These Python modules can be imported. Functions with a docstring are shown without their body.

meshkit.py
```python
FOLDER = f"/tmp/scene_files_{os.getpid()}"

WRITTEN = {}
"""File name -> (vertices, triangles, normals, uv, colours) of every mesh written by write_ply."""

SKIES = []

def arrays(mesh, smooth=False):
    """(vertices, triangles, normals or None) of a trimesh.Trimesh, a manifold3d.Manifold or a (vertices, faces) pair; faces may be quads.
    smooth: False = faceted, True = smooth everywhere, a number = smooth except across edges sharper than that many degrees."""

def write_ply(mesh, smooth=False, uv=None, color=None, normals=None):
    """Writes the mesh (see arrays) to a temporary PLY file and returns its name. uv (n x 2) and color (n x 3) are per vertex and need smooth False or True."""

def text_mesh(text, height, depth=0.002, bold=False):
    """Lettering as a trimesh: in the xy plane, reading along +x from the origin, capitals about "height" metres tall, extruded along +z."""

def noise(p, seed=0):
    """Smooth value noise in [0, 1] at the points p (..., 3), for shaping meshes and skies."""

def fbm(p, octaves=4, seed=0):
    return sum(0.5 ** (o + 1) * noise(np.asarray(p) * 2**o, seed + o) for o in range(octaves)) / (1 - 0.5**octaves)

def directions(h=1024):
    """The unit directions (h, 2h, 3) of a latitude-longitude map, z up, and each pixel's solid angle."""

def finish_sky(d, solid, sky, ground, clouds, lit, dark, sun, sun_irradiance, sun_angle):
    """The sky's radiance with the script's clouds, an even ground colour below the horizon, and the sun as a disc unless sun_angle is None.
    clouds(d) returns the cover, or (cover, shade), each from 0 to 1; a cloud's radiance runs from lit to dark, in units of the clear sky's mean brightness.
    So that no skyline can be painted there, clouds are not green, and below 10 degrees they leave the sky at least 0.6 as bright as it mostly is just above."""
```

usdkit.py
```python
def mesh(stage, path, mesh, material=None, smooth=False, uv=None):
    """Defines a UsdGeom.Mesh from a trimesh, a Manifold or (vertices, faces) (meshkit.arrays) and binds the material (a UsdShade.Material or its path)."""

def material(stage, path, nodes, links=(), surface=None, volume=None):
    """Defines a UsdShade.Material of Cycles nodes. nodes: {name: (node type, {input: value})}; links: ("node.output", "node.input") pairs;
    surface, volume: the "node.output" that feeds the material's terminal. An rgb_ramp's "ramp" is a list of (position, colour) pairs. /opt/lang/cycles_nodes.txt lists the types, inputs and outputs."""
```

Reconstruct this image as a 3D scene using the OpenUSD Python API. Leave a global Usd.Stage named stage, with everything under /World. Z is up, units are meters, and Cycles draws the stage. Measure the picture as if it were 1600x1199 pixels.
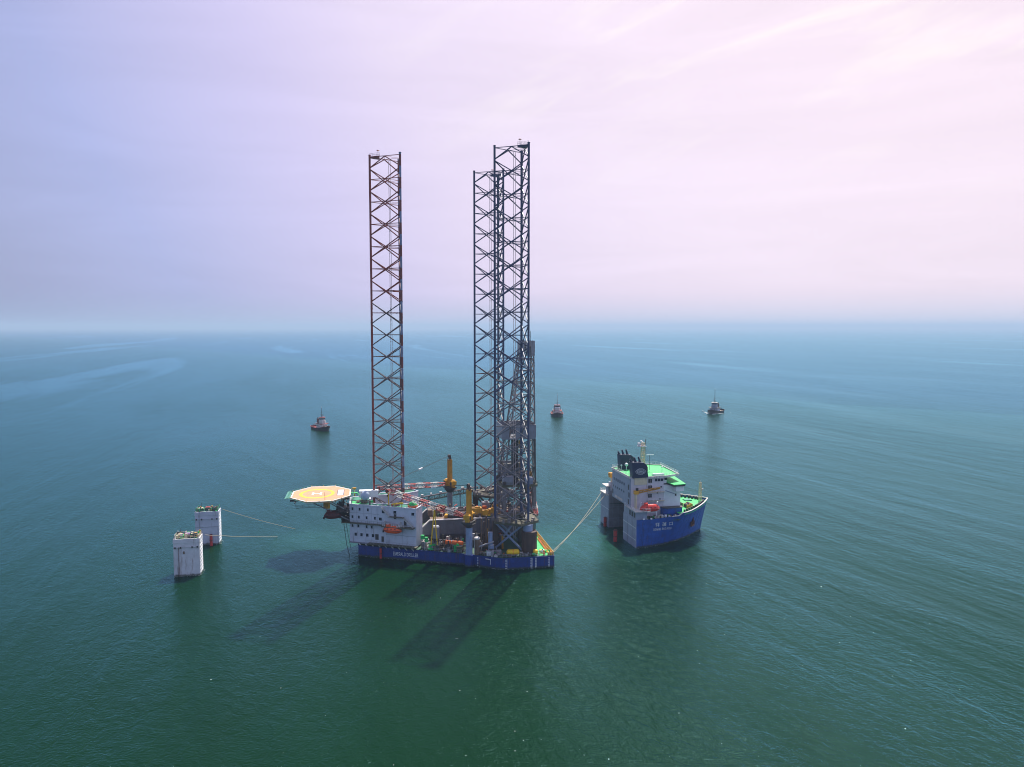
import math, random
import numpy as np, trimesh
import usdkit, meshkit
from pxr import Usd, UsdGeom, UsdLux, UsdShade, Gf, Sdf
from shapely.geometry import Polygon

stage = Usd.Stage.CreateInMemory()
UsdGeom.SetStageUpAxis(stage, UsdGeom.Tokens.z)
UsdGeom.SetStageMetersPerUnit(stage, 1.0)
world = UsdGeom.Xform.Define(stage, '/World')
stage.SetDefaultPrim(world.GetPrim())
UsdGeom.Scope.Define(stage, '/World/Looks')
R = random.Random(7)

# ------------------------------------------------------------------ camera, sky, sun, exposure
CAM_H = 87.77
cam = UsdGeom.Camera.Define(stage, '/World/camera')
cam.CreateHorizontalApertureAttr(36.0)
cam.CreateVerticalApertureAttr(36.0 * 767 / 1024)
cam.CreateFocalLengthAttr(27.0)
cam.CreateClippingRangeAttr(Gf.Vec2f(1.0, 300000.0))
cam.CreateExposureAttr(EXPOSURE := 0.5)
cam.AddTranslateOp().Set(Gf.Vec3d(0, 0, CAM_H))
cam.AddRotateXOp().Set(90.0 - math.degrees(math.atan(88.5 / 1200.0)))

SUN_EL, SUN_AZ = math.radians(59.0), math.radians(16.0)      # azimuth from +y towards +x
to_sun = np.array([math.sin(SUN_AZ) * math.cos(SUN_EL), math.cos(SUN_AZ) * math.cos(SUN_EL), math.sin(SUN_EL)])
sun = UsdLux.DistantLight.Define(stage, '/World/sun')
sun.CreateIntensityAttr(1.25)
sun.CreateNormalizeAttr(True)
sun.CreateAngleAttr(1.0)
sun.CreateColorAttr(Gf.Vec3f(1.0, 0.95, 0.87))
m4 = Gf.Matrix4d(); m4.SetLookAt(Gf.Vec3d(*map(float, to_sun)), Gf.Vec3d(0, 0, 0), Gf.Vec3d(0, 0, 1))
sun.AddTransformOp().Set(m4.GetInverse())

va, ve = math.radians(35.0), math.radians(30.0)
VEIL = (math.sin(va) * math.cos(ve), math.cos(va) * math.cos(ve), math.sin(ve))
sky = UsdLux.DomeLight.Define(stage, '/World/sky')
sky.GetPrim().SetCustomDataByKey('label', 'pale lavender and pink hazy sky with thin streaks of cloud')
sky.GetPrim().SetCustomDataByKey('kind', 'structure')
sky_mat = usdkit.material(stage, '/World/Looks/sky', {
    'sky': ('sky_texture', dict(sky_type='single_scattering', sun_disc=False, sun_elevation=SUN_EL, sun_rotation=SUN_AZ, altitude=80.0, air_density=1.0, aerosol_density=3.0, ozone_density=1.5)),
    'tc': ('texture_coordinate', {}),
    # a broad veil of high cloud, brightest to the right of the view, where it scatters most of the sun's light
    'sd': ('vector_math', dict(math_type='dot_product', vector2=tuple(VEIL))),
    'hue': ('rgb_ramp', dict(ramp=[(0.0, (1.9, 2.25, 3.7)), (0.33, (2.55, 2.8, 4.6)), (0.48, (3.2, 3.5, 5.9)), (0.65, (5.0, 4.55, 6.7)), (0.75, (6.2, 5.35, 6.9)), (0.85, (7.0, 5.95, 7.1)), (1.0, (7.6, 6.35, 7.0))])),
    'xyz': ('separate_xyz', {}),
    'low': ('map_range', dict(from_min=0.0, from_max=0.20, to_min=1.0, to_max=1.0, clamp=True)),
    'map1': ('mapping', dict(mapping_type='point', rotation=(0.35, 0.45, 0.5), scale=(1.0, 1.2, 8.0))),
    'n1': ('noise_texture', dict(dimensions='3D', scale=2.2, detail=8.0, roughness=0.58, distortion=0.8)),
    'c1': ('map_range', dict(from_min=0.35, from_max=0.75, to_min=0.965, to_max=1.06, clamp=True)),
    'br': ('math', dict(math_type='multiply')),
    'veil': ('vector_math', dict(math_type='scale')),
    # fine cirrus in the bright part of the veil
    'map2': ('mapping', dict(mapping_type='texture', rotation=(0.0, -0.42, 0.35), scale=(2.4, 1.0, 0.22))),
    'n2': ('noise_texture', dict(dimensions='3D', scale=3.2, detail=7.0, roughness=0.62, distortion=1.1)),
    'c2': ('map_range', dict(from_min=0.48, from_max=0.70, to_min=0.0, to_max=1.0, clamp=True)),
    'c3': ('map_range', dict(from_min=0.72, from_max=0.95, to_min=0.0, to_max=0.7, clamp=True)),
    'c5': ('map_range', dict(from_min=0.13, from_max=0.32, to_min=0.0, to_max=1.0, clamp=True)),
    'c6': ('math', dict(math_type='multiply')),
    'c4': ('math', dict(math_type='multiply')),
    'cir': ('mix_color', dict(blend_type='mix', b=(8.6, 8.0, 7.2), use_clamp=False)),
    # pale blue sea haze low over the horizon
    'hz': ('map_range', dict(range_type='smoothstep', from_min=0.0, from_max=0.050, to_min=0.60, to_max=0.0, clamp=True)),
    'hzc': ('rgb_ramp', dict(ramp=[(0.3, (2.6, 3.2, 4.7)), (0.9, (5.0, 5.3, 6.3))])),
    'low2': ('mix_color', dict(blend_type='mix', use_clamp=False)),
    'mix': ('mix_color', dict(blend_type='mix', fac=0.9, use_clamp=False)),
    'bg': ('background_shader', dict(strength=0.097)),
}, [('tc.generated', 'sd.vector1'), ('sd.value', 'hue.fac'), ('tc.generated', 'xyz.vector'), ('xyz.z', 'low.value'), ('tc.generated', 'map1.vector'), ('map1.vector', 'n1.vector'),
    ('n1.fac', 'c1.value'), ('c1.result', 'br.value1'), ('low.result', 'br.value2'), ('hue.color', 'veil.vector1'), ('br.value', 'veil.scale'),
    ('tc.generated', 'map2.vector'), ('map2.vector', 'n2.vector'), ('n2.fac', 'c2.value'), ('sd.value', 'c3.value'), ('xyz.z', 'c5.value'), ('c2.result', 'c6.value1'), ('c5.result', 'c6.value2'), ('c6.value', 'c4.value1'), ('c3.result', 'c4.value2'),
    ('c4.value', 'cir.fac'), ('veil.vector', 'cir.a'), ('xyz.z', 'hz.value'), ('sd.value', 'hzc.fac'), ('hz.result', 'low2.fac'), ('hzc.color', 'low2.b'), ('mix.result', 'low2.a'),
    ('sky.color', 'mix.a'), ('cir.result', 'mix.b'), ('low2.result', 'bg.color')], surface='bg.background')
UsdShade.MaterialBindingAPI.Apply(sky.GetPrim()).Bind(sky_mat)

# ------------------------------------------------------------------ sea and air
def water_material():
    d = 1.0 / math.sqrt(1 + 1.25 ** 2)
    nodes = {
        'geo': ('geometry', {}),
        # swell, wind waves and ripples, each with crests lying across the wind
        'm1': ('mapping', dict(mapping_type='texture', rotation=(0, 0, 1.88), scale=(3.2, 1.0, 1.0))),
        'w1': ('noise_texture', dict(dimensions='3D', scale=0.07, detail=2.0, roughness=0.5, distortion=0.3)),
        'm2': ('mapping', dict(mapping_type='texture', rotation=(0, 0, 2.0), scale=(1.7, 1.0, 1.0))),
        'w2': ('noise_texture', dict(dimensions='3D', scale=0.42, detail=4.0, roughness=0.6, distortion=0.6)),
        'm3': ('mapping', dict(mapping_type='texture', rotation=(0, 0, 0.3), scale=(1.3, 1.0, 1.0))),
        'w3': ('noise_texture', dict(dimensions='3D', scale=1.6, detail=3.0, roughness=0.6)),
        # slicks: long streaks where the chop is damped
        'ms': ('mapping', dict(mapping_type='texture', rotation=(0, 0, 1.88), scale=(5.0, 1.0, 1.0))),
        's1': ('noise_texture', dict(dimensions='3D', scale=0.0065, detail=5.0, roughness=0.6, distortion=1.2)),
        'amp': ('map_range', dict(from_min=0.35, from_max=0.65, to_min=0.42, to_max=1.38, clamp=True)),
        'h1': ('math', dict(math_type='multiply', value2=1.1)),
        'h2': ('math', dict(math_type='multiply_add', value2=0.40)),
        'h3': ('math', dict(math_type='multiply_add', value2=0.20)),
        'hh': ('math', dict(math_type='multiply')),
        'bump': ('bump', dict(strength=1.0, distance=1.0, use_object_space=False)),
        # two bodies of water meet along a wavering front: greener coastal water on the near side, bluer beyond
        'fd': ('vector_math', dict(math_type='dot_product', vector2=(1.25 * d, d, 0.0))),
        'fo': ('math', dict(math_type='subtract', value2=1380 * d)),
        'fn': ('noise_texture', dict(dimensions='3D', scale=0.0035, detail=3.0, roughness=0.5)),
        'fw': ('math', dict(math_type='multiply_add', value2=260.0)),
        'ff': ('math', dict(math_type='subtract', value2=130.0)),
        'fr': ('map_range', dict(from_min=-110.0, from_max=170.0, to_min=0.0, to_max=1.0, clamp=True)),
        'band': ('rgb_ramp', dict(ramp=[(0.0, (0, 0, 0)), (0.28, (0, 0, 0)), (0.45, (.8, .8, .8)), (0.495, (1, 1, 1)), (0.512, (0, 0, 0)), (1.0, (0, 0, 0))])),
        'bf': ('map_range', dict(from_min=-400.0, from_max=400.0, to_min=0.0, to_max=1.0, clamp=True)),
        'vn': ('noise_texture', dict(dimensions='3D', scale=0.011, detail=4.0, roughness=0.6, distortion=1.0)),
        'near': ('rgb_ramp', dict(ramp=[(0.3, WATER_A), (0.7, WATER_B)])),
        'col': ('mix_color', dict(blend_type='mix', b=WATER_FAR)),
        # milky wash stirred up between the rig's stern and the ship, and off the rig's bow
        'wn': ('noise_texture', dict(dimensions='3D', scale=0.05, detail=4.0, roughness=0.6)),
        'w1d': ('vector_math', dict(math_type='distance', vector2=(26.0, 309.0, 0.0))),
        'w1m': ('map_range', dict(range_type='smoothstep', from_min=8.0, from_max=40.0, to_min=1.1, to_max=0.0, clamp=True)),
        'w2d': ('vector_math', dict(math_type='distance', vector2=(-78.0, 312.0, 0.0))),
        'w2m': ('map_range', dict(range_type='smoothstep', from_min=5.0, from_max=34.0, to_min=0.7, to_max=0.0, clamp=True)),
        'ws': ('math', dict(math_type='maximum')),
        'wf': ('math', dict(math_type='multiply', use_clamp=True)),
        'col3': ('mix_color', dict(blend_type='mix', b=(0.018, 0.085, 0.058))),
        'bm': ('math', dict(math_type='multiply', value2=0.26)),
        'col2': ('mix_color', dict(blend_type='mix', b=(0.06, 0.17, 0.19))),
        # a rough sea never reflects like a mirror at grazing view: wave faces tilt to the viewer and cap the Fresnel term
        'fz': ('vector_math', dict(math_type='dot_product')),
        'cap': ('rgb_ramp', dict(ramp=[(0.0, (0.74,) * 3), (0.05, (0.69,) * 3), (0.10, (0.54,) * 3), (0.16, (0.40,) * 3), (0.23, (0.225,) * 3), (0.32, (0.098,) * 3), (0.44, (0.032,) * 3), (0.6, (0.010,) * 3), (1.0, (0.005,) * 3)])),
        # long pale slicks and wind lanes: smoother water that mirrors more of the bright sky
        'mk': ('mapping', dict(mapping_type='texture', rotation=(0, 0, 1.86), scale=(9.0, 1.0, 1.0))),
        'k1': ('noise_texture', dict(dimensions='3D', type='ridged_multifractal', scale=0.0045, detail=8.0, roughness=0.62, distortion=0.9, offset=1.0, gain=1.6)),
        'k2': ('map_range', dict(from_min=0.38, from_max=0.80, to_min=1.22, to_max=0.97, clamp=True)),
        'k3': ('math', dict(math_type='multiply')),
        'capv': ('rgb_to_bw', {}),
        'dif': ('diffuse_bsdf', dict(roughness=0.0)),
        'gls': ('glossy_bsdf', dict(color=(0.38, 0.785, 0.94), roughness=WATER_ROUGH)),
        'p': ('mix_closure', {}),
    }
    links = [('geo.position', 'm1.vector'), ('geo.position', 'm2.vector'), ('geo.position', 'm3.vector'), ('geo.position', 'ms.vector'),
             ('m1.vector', 'w1.vector'), ('m2.vector', 'w2.vector'), ('m3.vector', 'w3.vector'), ('ms.vector', 's1.vector'), ('s1.fac', 'amp.value'),
             ('w1.fac', 'h1.value1'), ('w2.fac', 'h2.value1'), ('h1.value', 'h2.value3'), ('w3.fac', 'h3.value1'), ('h2.value', 'h3.value3'),
             ('h3.value', 'hh.value1'), ('amp.result', 'hh.value2'), ('hh.value', 'bump.height'), ('bump.normal', 'gls.normal'), ('bump.normal', 'dif.normal'), ('bump.normal', 'fz.vector1'), ('geo.incoming', 'fz.vector2'), ('fz.value', 'cap.fac'), ('cap.color', 'capv.color'), ('geo.position', 'mk.vector'), ('mk.vector', 'k1.vector'), ('k1.fac', 'k2.value'), ('capv.val', 'k3.value1'), ('k2.result', 'k3.value2'), ('k3.value', 'p.fac'), ('dif.BSDF', 'p.closure1'), ('gls.BSDF', 'p.closure2'),
             ('geo.position', 'fd.vector1'), ('fd.value', 'fo.value1'), ('geo.position', 'fn.vector'), ('fn.fac', 'fw.value1'), ('fo.value', 'fw.value3'),
             ('fw.value', 'ff.value1'), ('ff.value', 'fr.value'), ('ff.value', 'bf.value'), ('bf.result', 'band.fac'),
             ('geo.position', 'vn.vector'), ('vn.fac', 'near.fac'), ('fr.result', 'col.fac'), ('near.color', 'col.a'),
             ('band.color', 'bm.value1'), ('bm.value', 'col2.fac'), ('col.result', 'col2.a'), ('geo.position', 'wn.vector'), ('geo.position', 'w1d.vector1'), ('geo.position', 'w2d.vector1'), ('w1d.value', 'w1m.value'), ('w2d.value', 'w2m.value'), ('w1m.result', 'ws.value1'), ('w2m.result', 'ws.value2'), ('ws.value', 'wf.value1'), ('wn.fac', 'wf.value2'), ('wf.value', 'col3.fac'), ('col2.result', 'col3.a'), ('col3.result', 'dif.color')]
    return usdkit.material(stage, '/World/Looks/sea', nodes, links, surface='p.closure')

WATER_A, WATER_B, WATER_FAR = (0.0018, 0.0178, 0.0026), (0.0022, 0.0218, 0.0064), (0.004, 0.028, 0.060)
WATER_ROUGH, WATER_SPEC = 0.13, 0.3
SEA = 45000.0
sv = np.array([[-1, -1, 0], [1, -1, 0], [1, 1, 0], [-1, 1, 0]], float) * SEA
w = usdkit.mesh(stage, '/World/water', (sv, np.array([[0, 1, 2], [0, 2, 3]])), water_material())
w.GetPrim().SetCustomDataByKey('label', 'dark green sea turning blue towards the hazy horizon')
w.GetPrim().SetCustomDataByKey('kind', 'structure')

HAZE = 0.00011
haze_mat = usdkit.material(stage, '/World/Looks/haze', {'v': ('principled_volume', dict(color=(0.42, 0.585, 0.76), density=HAZE, anisotropy=0.2))}, [], volume='v.volume')
hb = trimesh.creation.box([2 * SEA + 400, 2 * SEA + 400, 171.0]); hb.apply_translation([0, 0, 84.5])
hz = usdkit.mesh(stage, '/World/haze', hb, haze_mat)
hz.GetPrim().SetCustomDataByKey('label', 'pale sea haze that hides the far horizon')
hz.GetPrim().SetCustomDataByKey('kind', 'stuff')

# ------------------------------------------------------------------ materials
def paint(name, color, rough=0.5, var=0.18, rust=0.0, rust_col=(0.10, 0.035, 0.015), metallic=0.0, scale=0.5, streak=True, stain=False):
    c = np.array(color, float)
    nodes = {'geo': ('geometry', {}),
             'n': ('noise_texture', dict(dimensions='3D', scale=scale, detail=4.0, roughness=0.6)),
             'r': ('rgb_ramp', dict(ramp=[(0.25, tuple(c * (1 - var))), (0.75, tuple(np.minimum(c * (1 + var), 0.9)))])),
             'p': ('principled_bsdf', dict(roughness=rough, metallic=metallic))}
    links = [('geo.position', 'n.vector'), ('n.fac', 'r.fac')]
    if rust:
        nodes.update({'m': ('mapping', dict(mapping_type='point', scale=(1.0, 1.0, 0.12 if streak else 1.0))),
                      'q': ('noise_texture', dict(dimensions='3D', scale=1.1, detail=5.0, roughness=0.65)),
                      'k': ('map_range', dict(from_min=0.62 - 0.22 * rust, from_max=0.75 - 0.15 * rust, to_min=0.0, to_max=min(0.95, 0.5 + rust * 0.5), clamp=True)),
                      'x': ('mix_color', dict(blend_type='mix', b=rust_col))})
        links += [('geo.position', 'm.vector'), ('m.vector', 'q.vector'), ('q.fac', 'k.value'), ('k.result', 'x.fac'), ('r.color', 'x.a'), ('x.result', 'p.base_color')]
    else:
        links += [('r.color', 'p.base_color')]
    if stain:     # wet, weedy belt just above the waterline with a ragged upper edge
        last = links.pop()[0]
        nodes.update({'sx': ('separate_xyz', {}), 'sn': ('noise_texture', dict(dimensions='3D', scale=0.9, detail=4.0, roughness=0.65)), 'sm': ('math', dict(math_type='multiply_add', value2=-1.5)),
                      'sr': ('map_range', dict(from_min=-0.35, from_max=0.15, to_min=0.85, to_max=0.0, clamp=True)), 'sc': ('mix_color', dict(blend_type='mix', b=(0.030, 0.040, 0.018)))})
        links += [('geo.position', 'sx.vector'), ('geo.position', 'sn.vector'), ('sn.fac', 'sm.value1'), ('sx.z', 'sm.value3'), ('sm.value', 'sr.value'), ('sr.result', 'sc.fac'), (last, 'sc.a'), ('sc.result', 'p.base_color')]
    return usdkit.material(stage, '/World/Looks/' + name, nodes, links, surface='p.BSDF')

M = {}
for nm, col, kw in [
    ('rig_blue', (0.005, 0.027, 0.17), dict(rust=0.30, var=0.3, rough=0.5, stain=True)),
    ('ship_blue', (0.005, 0.060, 0.29), dict(rust=0.20, var=0.25, rough=0.45, stain=True)),
    ('rig_blue_dark', (0.004, 0.014, 0.08), dict(var=0.2)),
    ('ship_blue_dark', (0.004, 0.030, 0.15), dict(var=0.2)),
    ('house_white', (0.53, 0.55, 0.64), dict(rust=0.10, var=0.08, rough=0.5)),
    ('white', (0.70, 0.71, 0.73), dict(var=0.1, rough=0.45)),
    ('dirty_white', (0.55, 0.52, 0.50), dict(rust=0.35, var=0.15)),
    ('cream', (0.62, 0.52, 0.36), dict(rust=0.1, var=0.12)),
    ('pink_white', (0.60, 0.55, 0.60), dict(rust=0.12, var=0.1)),
    ('casing_near', (0.53, 0.52, 0.55), dict(rust=0.33, var=0.12, rough=0.6, rust_col=(0.16, 0.07, 0.035), stain=True)),
    ('casing_far', (0.44, 0.46, 0.55), dict(rust=0.14, var=0.1, rough=0.6, stain=True)),
    ('grey_plate', (0.20, 0.21, 0.25), dict(rust=0.15, var=0.2)),
    ('stern_grey', (0.23, 0.26, 0.35), dict(rust=0.15, var=0.14)),
    ('pale_column', (0.22, 0.28, 0.42), dict(rust=0.15, var=0.15)),
    ('girder', (0.13, 0.13, 0.15), dict(rust=0.25, var=0.2)),
    ('steel_light', (0.30, 0.29, 0.31), dict(rust=0.3, var=0.25)),
    ('derrick_steel', (0.165, 0.15, 0.15), dict(rust=0.35, var=0.3)),
    ('dark', (0.020, 0.021, 0.025), dict(var=0.3)),
    ('dark_steel', (0.045, 0.042, 0.045), dict(rust=0.3, var=0.3)),
    ('jack_brown', (0.075, 0.045, 0.038), dict(rust=0.4, var=0.3)),
    ('olive', (0.085, 0.08, 0.05), dict(rust=0.3, var=0.35)),
    ('brown_deck', (0.15, 0.095, 0.065), dict(rust=0.4, var=0.3, streak=False)),
    ('deck_green', (0.022, 0.085, 0.045), dict(rust=0.25, var=0.35, streak=False)),
    ('bright_green', (0.02, 0.44, 0.11), dict(rust=0.06, var=0.2, streak=False)),
    ('roof_green', (0.010, 0.20, 0.12), dict(var=0.35, rust=0.12, streak=False)),
    ('net_green', (0.04, 0.21, 0.16), dict(var=0.3)),
    ('yellow', (0.62, 0.31, 0.018), dict(rust=0.12, var=0.12)),
    ('bright_yellow', (0.78, 0.48, 0.005), dict(rust=0.06, var=0.08)),
    ('crane_yellow', (0.52, 0.25, 0.018), dict(rust=0.3, var=0.2)),
    ('orange', (0.75, 0.14, 0.02), dict(var=0.1, rust=0.06)),
    ('lifeboat_orange', (0.80, 0.10, 0.018), dict(var=0.06, rough=0.35)),
    ('lifeboat_red', (0.70, 0.045, 0.03), dict(var=0.08, rough=0.35)),
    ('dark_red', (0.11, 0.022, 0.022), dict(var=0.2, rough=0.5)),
    ('red', (0.42, 0.03, 0.03), dict(var=0.15, rust=0.15)),
    ('tug_red', (0.22, 0.022, 0.022), dict(var=0.15, rust=0.2)),
    ('helideck_tan', (0.52, 0.28, 0.155), dict(var=0.14, rough=0.8, rust=0.10, streak=False, rust_col=(0.25, 0.14, 0.09))),
    ('funnel_blue', (0.008, 0.018, 0.055), dict(var=0.2)),
    ('glass_dark', (0.012, 0.016, 0.03), dict(var=0.2, rough=0.15)),
    ('leg_brown', (0.27, 0.052, 0.044), dict(rust=0.35, var=0.3, rust_col=(0.13, 0.028, 0.018), streak=False)),
    ('leg_navy', (0.034, 0.052, 0.115), dict(rust=0.18, var=0.3, streak=False)),
    ('leg_brace', (0.12, 0.095, 0.10), dict(rust=0.30, var=0.3, streak=False)),
    ('leg_grey', (0.135, 0.135, 0.155), dict(rust=0.2, var=0.3, streak=False)),
    ('pipe_pale', (0.50, 0.40, 0.38), dict(rust=0.3, var=0.2)),
    ('rope', (0.38, 0.33, 0.24), dict(var=0.15, rough=0.9)),
    ('tug_black', (0.020, 0.019, 0.028), dict(var=0.3, rust=0.15)),
    ('rubber', (0.015, 0.015, 0.016), dict(var=0.3, rough=0.9)),
    ('violet', (0.36, 0.22, 0.42), dict(var=0.2)),
    ('foam', (0.62, 0.68, 0.68), dict(var=0.1, rough=0.9)),
    ('anchor_rust', (0.10, 0.030, 0.025), dict(var=0.4)),
    ('dome_blue', (0.42, 0.50, 0.62), dict(var=0.08)),
]:
    M[nm] = paint(nm, col, **kw)

# leg chords: half-bay bands of brown and of grey-blue paint (a painted pattern, fixed to the steel)
def banded(name, a, b, period, phase):
    nodes = {'geo': ('geometry', {}), 'xyz': ('separate_xyz', {}), 'd': ('math', dict(math_type='divide', value2=period)), 'o': ('math', dict(math_type='add', value2=phase)),
             'f': ('math', dict(math_type='fraction')), 'g': ('math', dict(math_type='greater_than', value2=0.5)),
             'n': ('noise_texture', dict(dimensions='3D', scale=0.9, detail=4.0, roughness=0.6)), 'nr': ('rgb_ramp', dict(ramp=[(0.3, (0.7,) * 3), (0.7, (1.25,) * 3)])),
             'm': ('mix_color', dict(blend_type='mix', a=a, b=b)), 'mul': ('mix_color', dict(blend_type='multiply', fac=1.0)), 'p': ('principled_bsdf', dict(roughness=0.55))}
    return usdkit.material(stage, '/World/Looks/' + name, nodes, [('geo.position', 'xyz.vector'), ('geo.position', 'n.vector'), ('xyz.z', 'd.value1'), ('d.value', 'o.value1'), ('o.value', 'f.value1'),
        ('f.value', 'g.value1'), ('g.value', 'm.fac'), ('n.fac', 'nr.fac'), ('m.result', 'mul.a'), ('nr.color', 'mul.b'), ('mul.result', 'p.base_color')], surface='p.BSDF')
M['chord_banded'] = banded('chord_banded', (0.19, 0.048, 0.042), (0.19, 0.22, 0.33), 8.5, 0.53)

# ------------------------------------------------------------------ helpers
_count = {}
def uniq(parent, name):
    k = (str(parent), name); n = _count.get(k, 0); _count[k] = n + 1
    return f'{parent}/{name}' if n == 0 else f'{parent}/{name}_{n:03d}'

def tag(prim, label=None, cat=None, group=None, kind=None):
    p = prim.GetPrim() if hasattr(prim, 'GetPrim') else prim
    for k, v in (('label', label), ('category', cat), ('group', group), ('kind', kind)):
        if v: p.SetCustomDataByKey(k, v)

def thing(name, label, cat, loc=(0, 0, 0), rz=0.0, group=None):
    x = UsdGeom.Xform.Define(stage, uniq('/World', name))
    x.AddTranslateOp().Set(Gf.Vec3d(*map(float, loc)))
    if rz: x.AddRotateZOp().Set(float(rz))
    tag(x, label, cat, group)
    return str(x.GetPath())

def holder(parent, name, label=None):
    x = UsdGeom.Xform.Define(stage, uniq(parent, name)); tag(x, label)
    return str(x.GetPath())

class MB:
    def __init__(s): s.v, s.f, s.n = [], [], 0
    def add(s, v, f):
        s.v.append(np.asarray(v, float)); s.f.append(np.asarray(f, int) + s.n); s.n += len(v); return s
    def tm(s, m): return s.add(m.vertices, m.faces)
    def box(s, c, d, rz=0.0):
        x = np.array([[-1, -1, -1], [1, -1, -1], [1, 1, -1], [-1, 1, -1], [-1, -1, 1], [1, -1, 1], [1, 1, 1], [-1, 1, 1]], float) * np.array(d) / 2
        if rz:
            a = math.radians(rz); x = x @ np.array([[math.cos(a), math.sin(a), 0], [-math.sin(a), math.cos(a), 0], [0, 0, 1]])
        return s.add(x + np.array(c, float), BOXF)
    def beam(s, p, q, r, r2=None, n=6):
        p, q = np.array(p, float), np.array(q, float); r2 = r if r2 is None else r2
        d = q - p; d = d / np.linalg.norm(d)
        u = np.cross(d, [0, 0, 1.0] if abs(d[2]) < 0.95 else [1.0, 0, 0]); u /= np.linalg.norm(u); w = np.cross(d, u)
        a = np.arange(n) * 2 * np.pi / n
        ring = np.cos(a)[:, None] * u + np.sin(a)[:, None] * w
        v = np.vstack([p + ring * r, q + ring * r2, [p], [q]]); f = []
        for i in range(n):
            j = (i + 1) % n; f += [[i, j, n + j], [i, n + j, n + i], [2 * n, j, i], [2 * n + 1, n + i, n + j]]
        return s.add(v, [[x[0], x[2], x[1]] for x in f])
    def bar(s, p, q, wd, ht):
        p, q = np.array(p, float), np.array(q, float); d = q - p; L = np.linalg.norm(d); d /= L
        u = np.cross(d, [0, 0, 1.0] if abs(d[2]) < 0.98 else [1.0, 0, 0]); u /= np.linalg.norm(u); w = np.cross(u, d)
        x = np.array([[-1, -1, 0], [1, -1, 0], [1, 1, 0], [-1, 1, 0], [-1, -1, 1], [1, -1, 1], [1, 1, 1], [-1, 1, 1]], float)
        return s.add(p + x[:, :1] * u * wd / 2 + x[:, 1:2] * w * ht / 2 + x[:, 2:] * d * L, BOXF)
    def cyl(s, x, y, z0, z1, r, r2=None, n=16): return s.beam((x, y, z0), (x, y, z1), r, r2, n)
    def prism(s, pts, z0, z1):
        m = trimesh.creation.extrude_polygon(Polygon(pts) if not isinstance(pts, Polygon) else pts, z1 - z0, engine='earcut'); m.apply_translation([0, 0, z0])
        return s.tm(m)
    def sphere(s, c, r, sub=2, scale=(1, 1, 1)):
        m = trimesh.creation.icosphere(sub, 1.0); return s.add(m.vertices * r * np.array(scale) + np.array(c, float), m.faces)
    def capsule(s, p, q, r, n=14):
        # a tank with dished ends
        p, q = np.array(p, float), np.array(q, float); d = (q - p) / np.linalg.norm(q - p)
        for a, b, ra, rb in ((p, q, r, r), (p - d * r * 0.25, p, r * 0.8, r), (q, q + d * r * 0.25, r, r * 0.8), (p - d * r * 0.42, p - d * r * 0.25, r * 0.35, r * 0.8), (q + d * r * 0.25, q + d * r * 0.42, r * 0.8, r * 0.35)):
            s.beam(a, b, ra, rb, n)
        return s
    def mesh(s): return np.vstack(s.v), np.vstack(s.f)
BOXF = np.array([[0, 2, 1], [0, 3, 2], [4, 5, 6], [4, 6, 7], [0, 1, 5], [0, 5, 4], [1, 2, 6], [1, 6, 5], [2, 3, 7], [2, 7, 6], [3, 0, 4], [3, 4, 7]])

def part(parent, name, mb, mat, smooth=False, label=None, kind=None):
    m = mb.mesh() if isinstance(mb, MB) else mb
    p = usdkit.mesh(stage, uniq(parent, name), m, M[mat] if isinstance(mat, str) else mat, smooth=smooth)
    tag(p, label, kind=kind)
    return str(p.GetPath())

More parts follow.
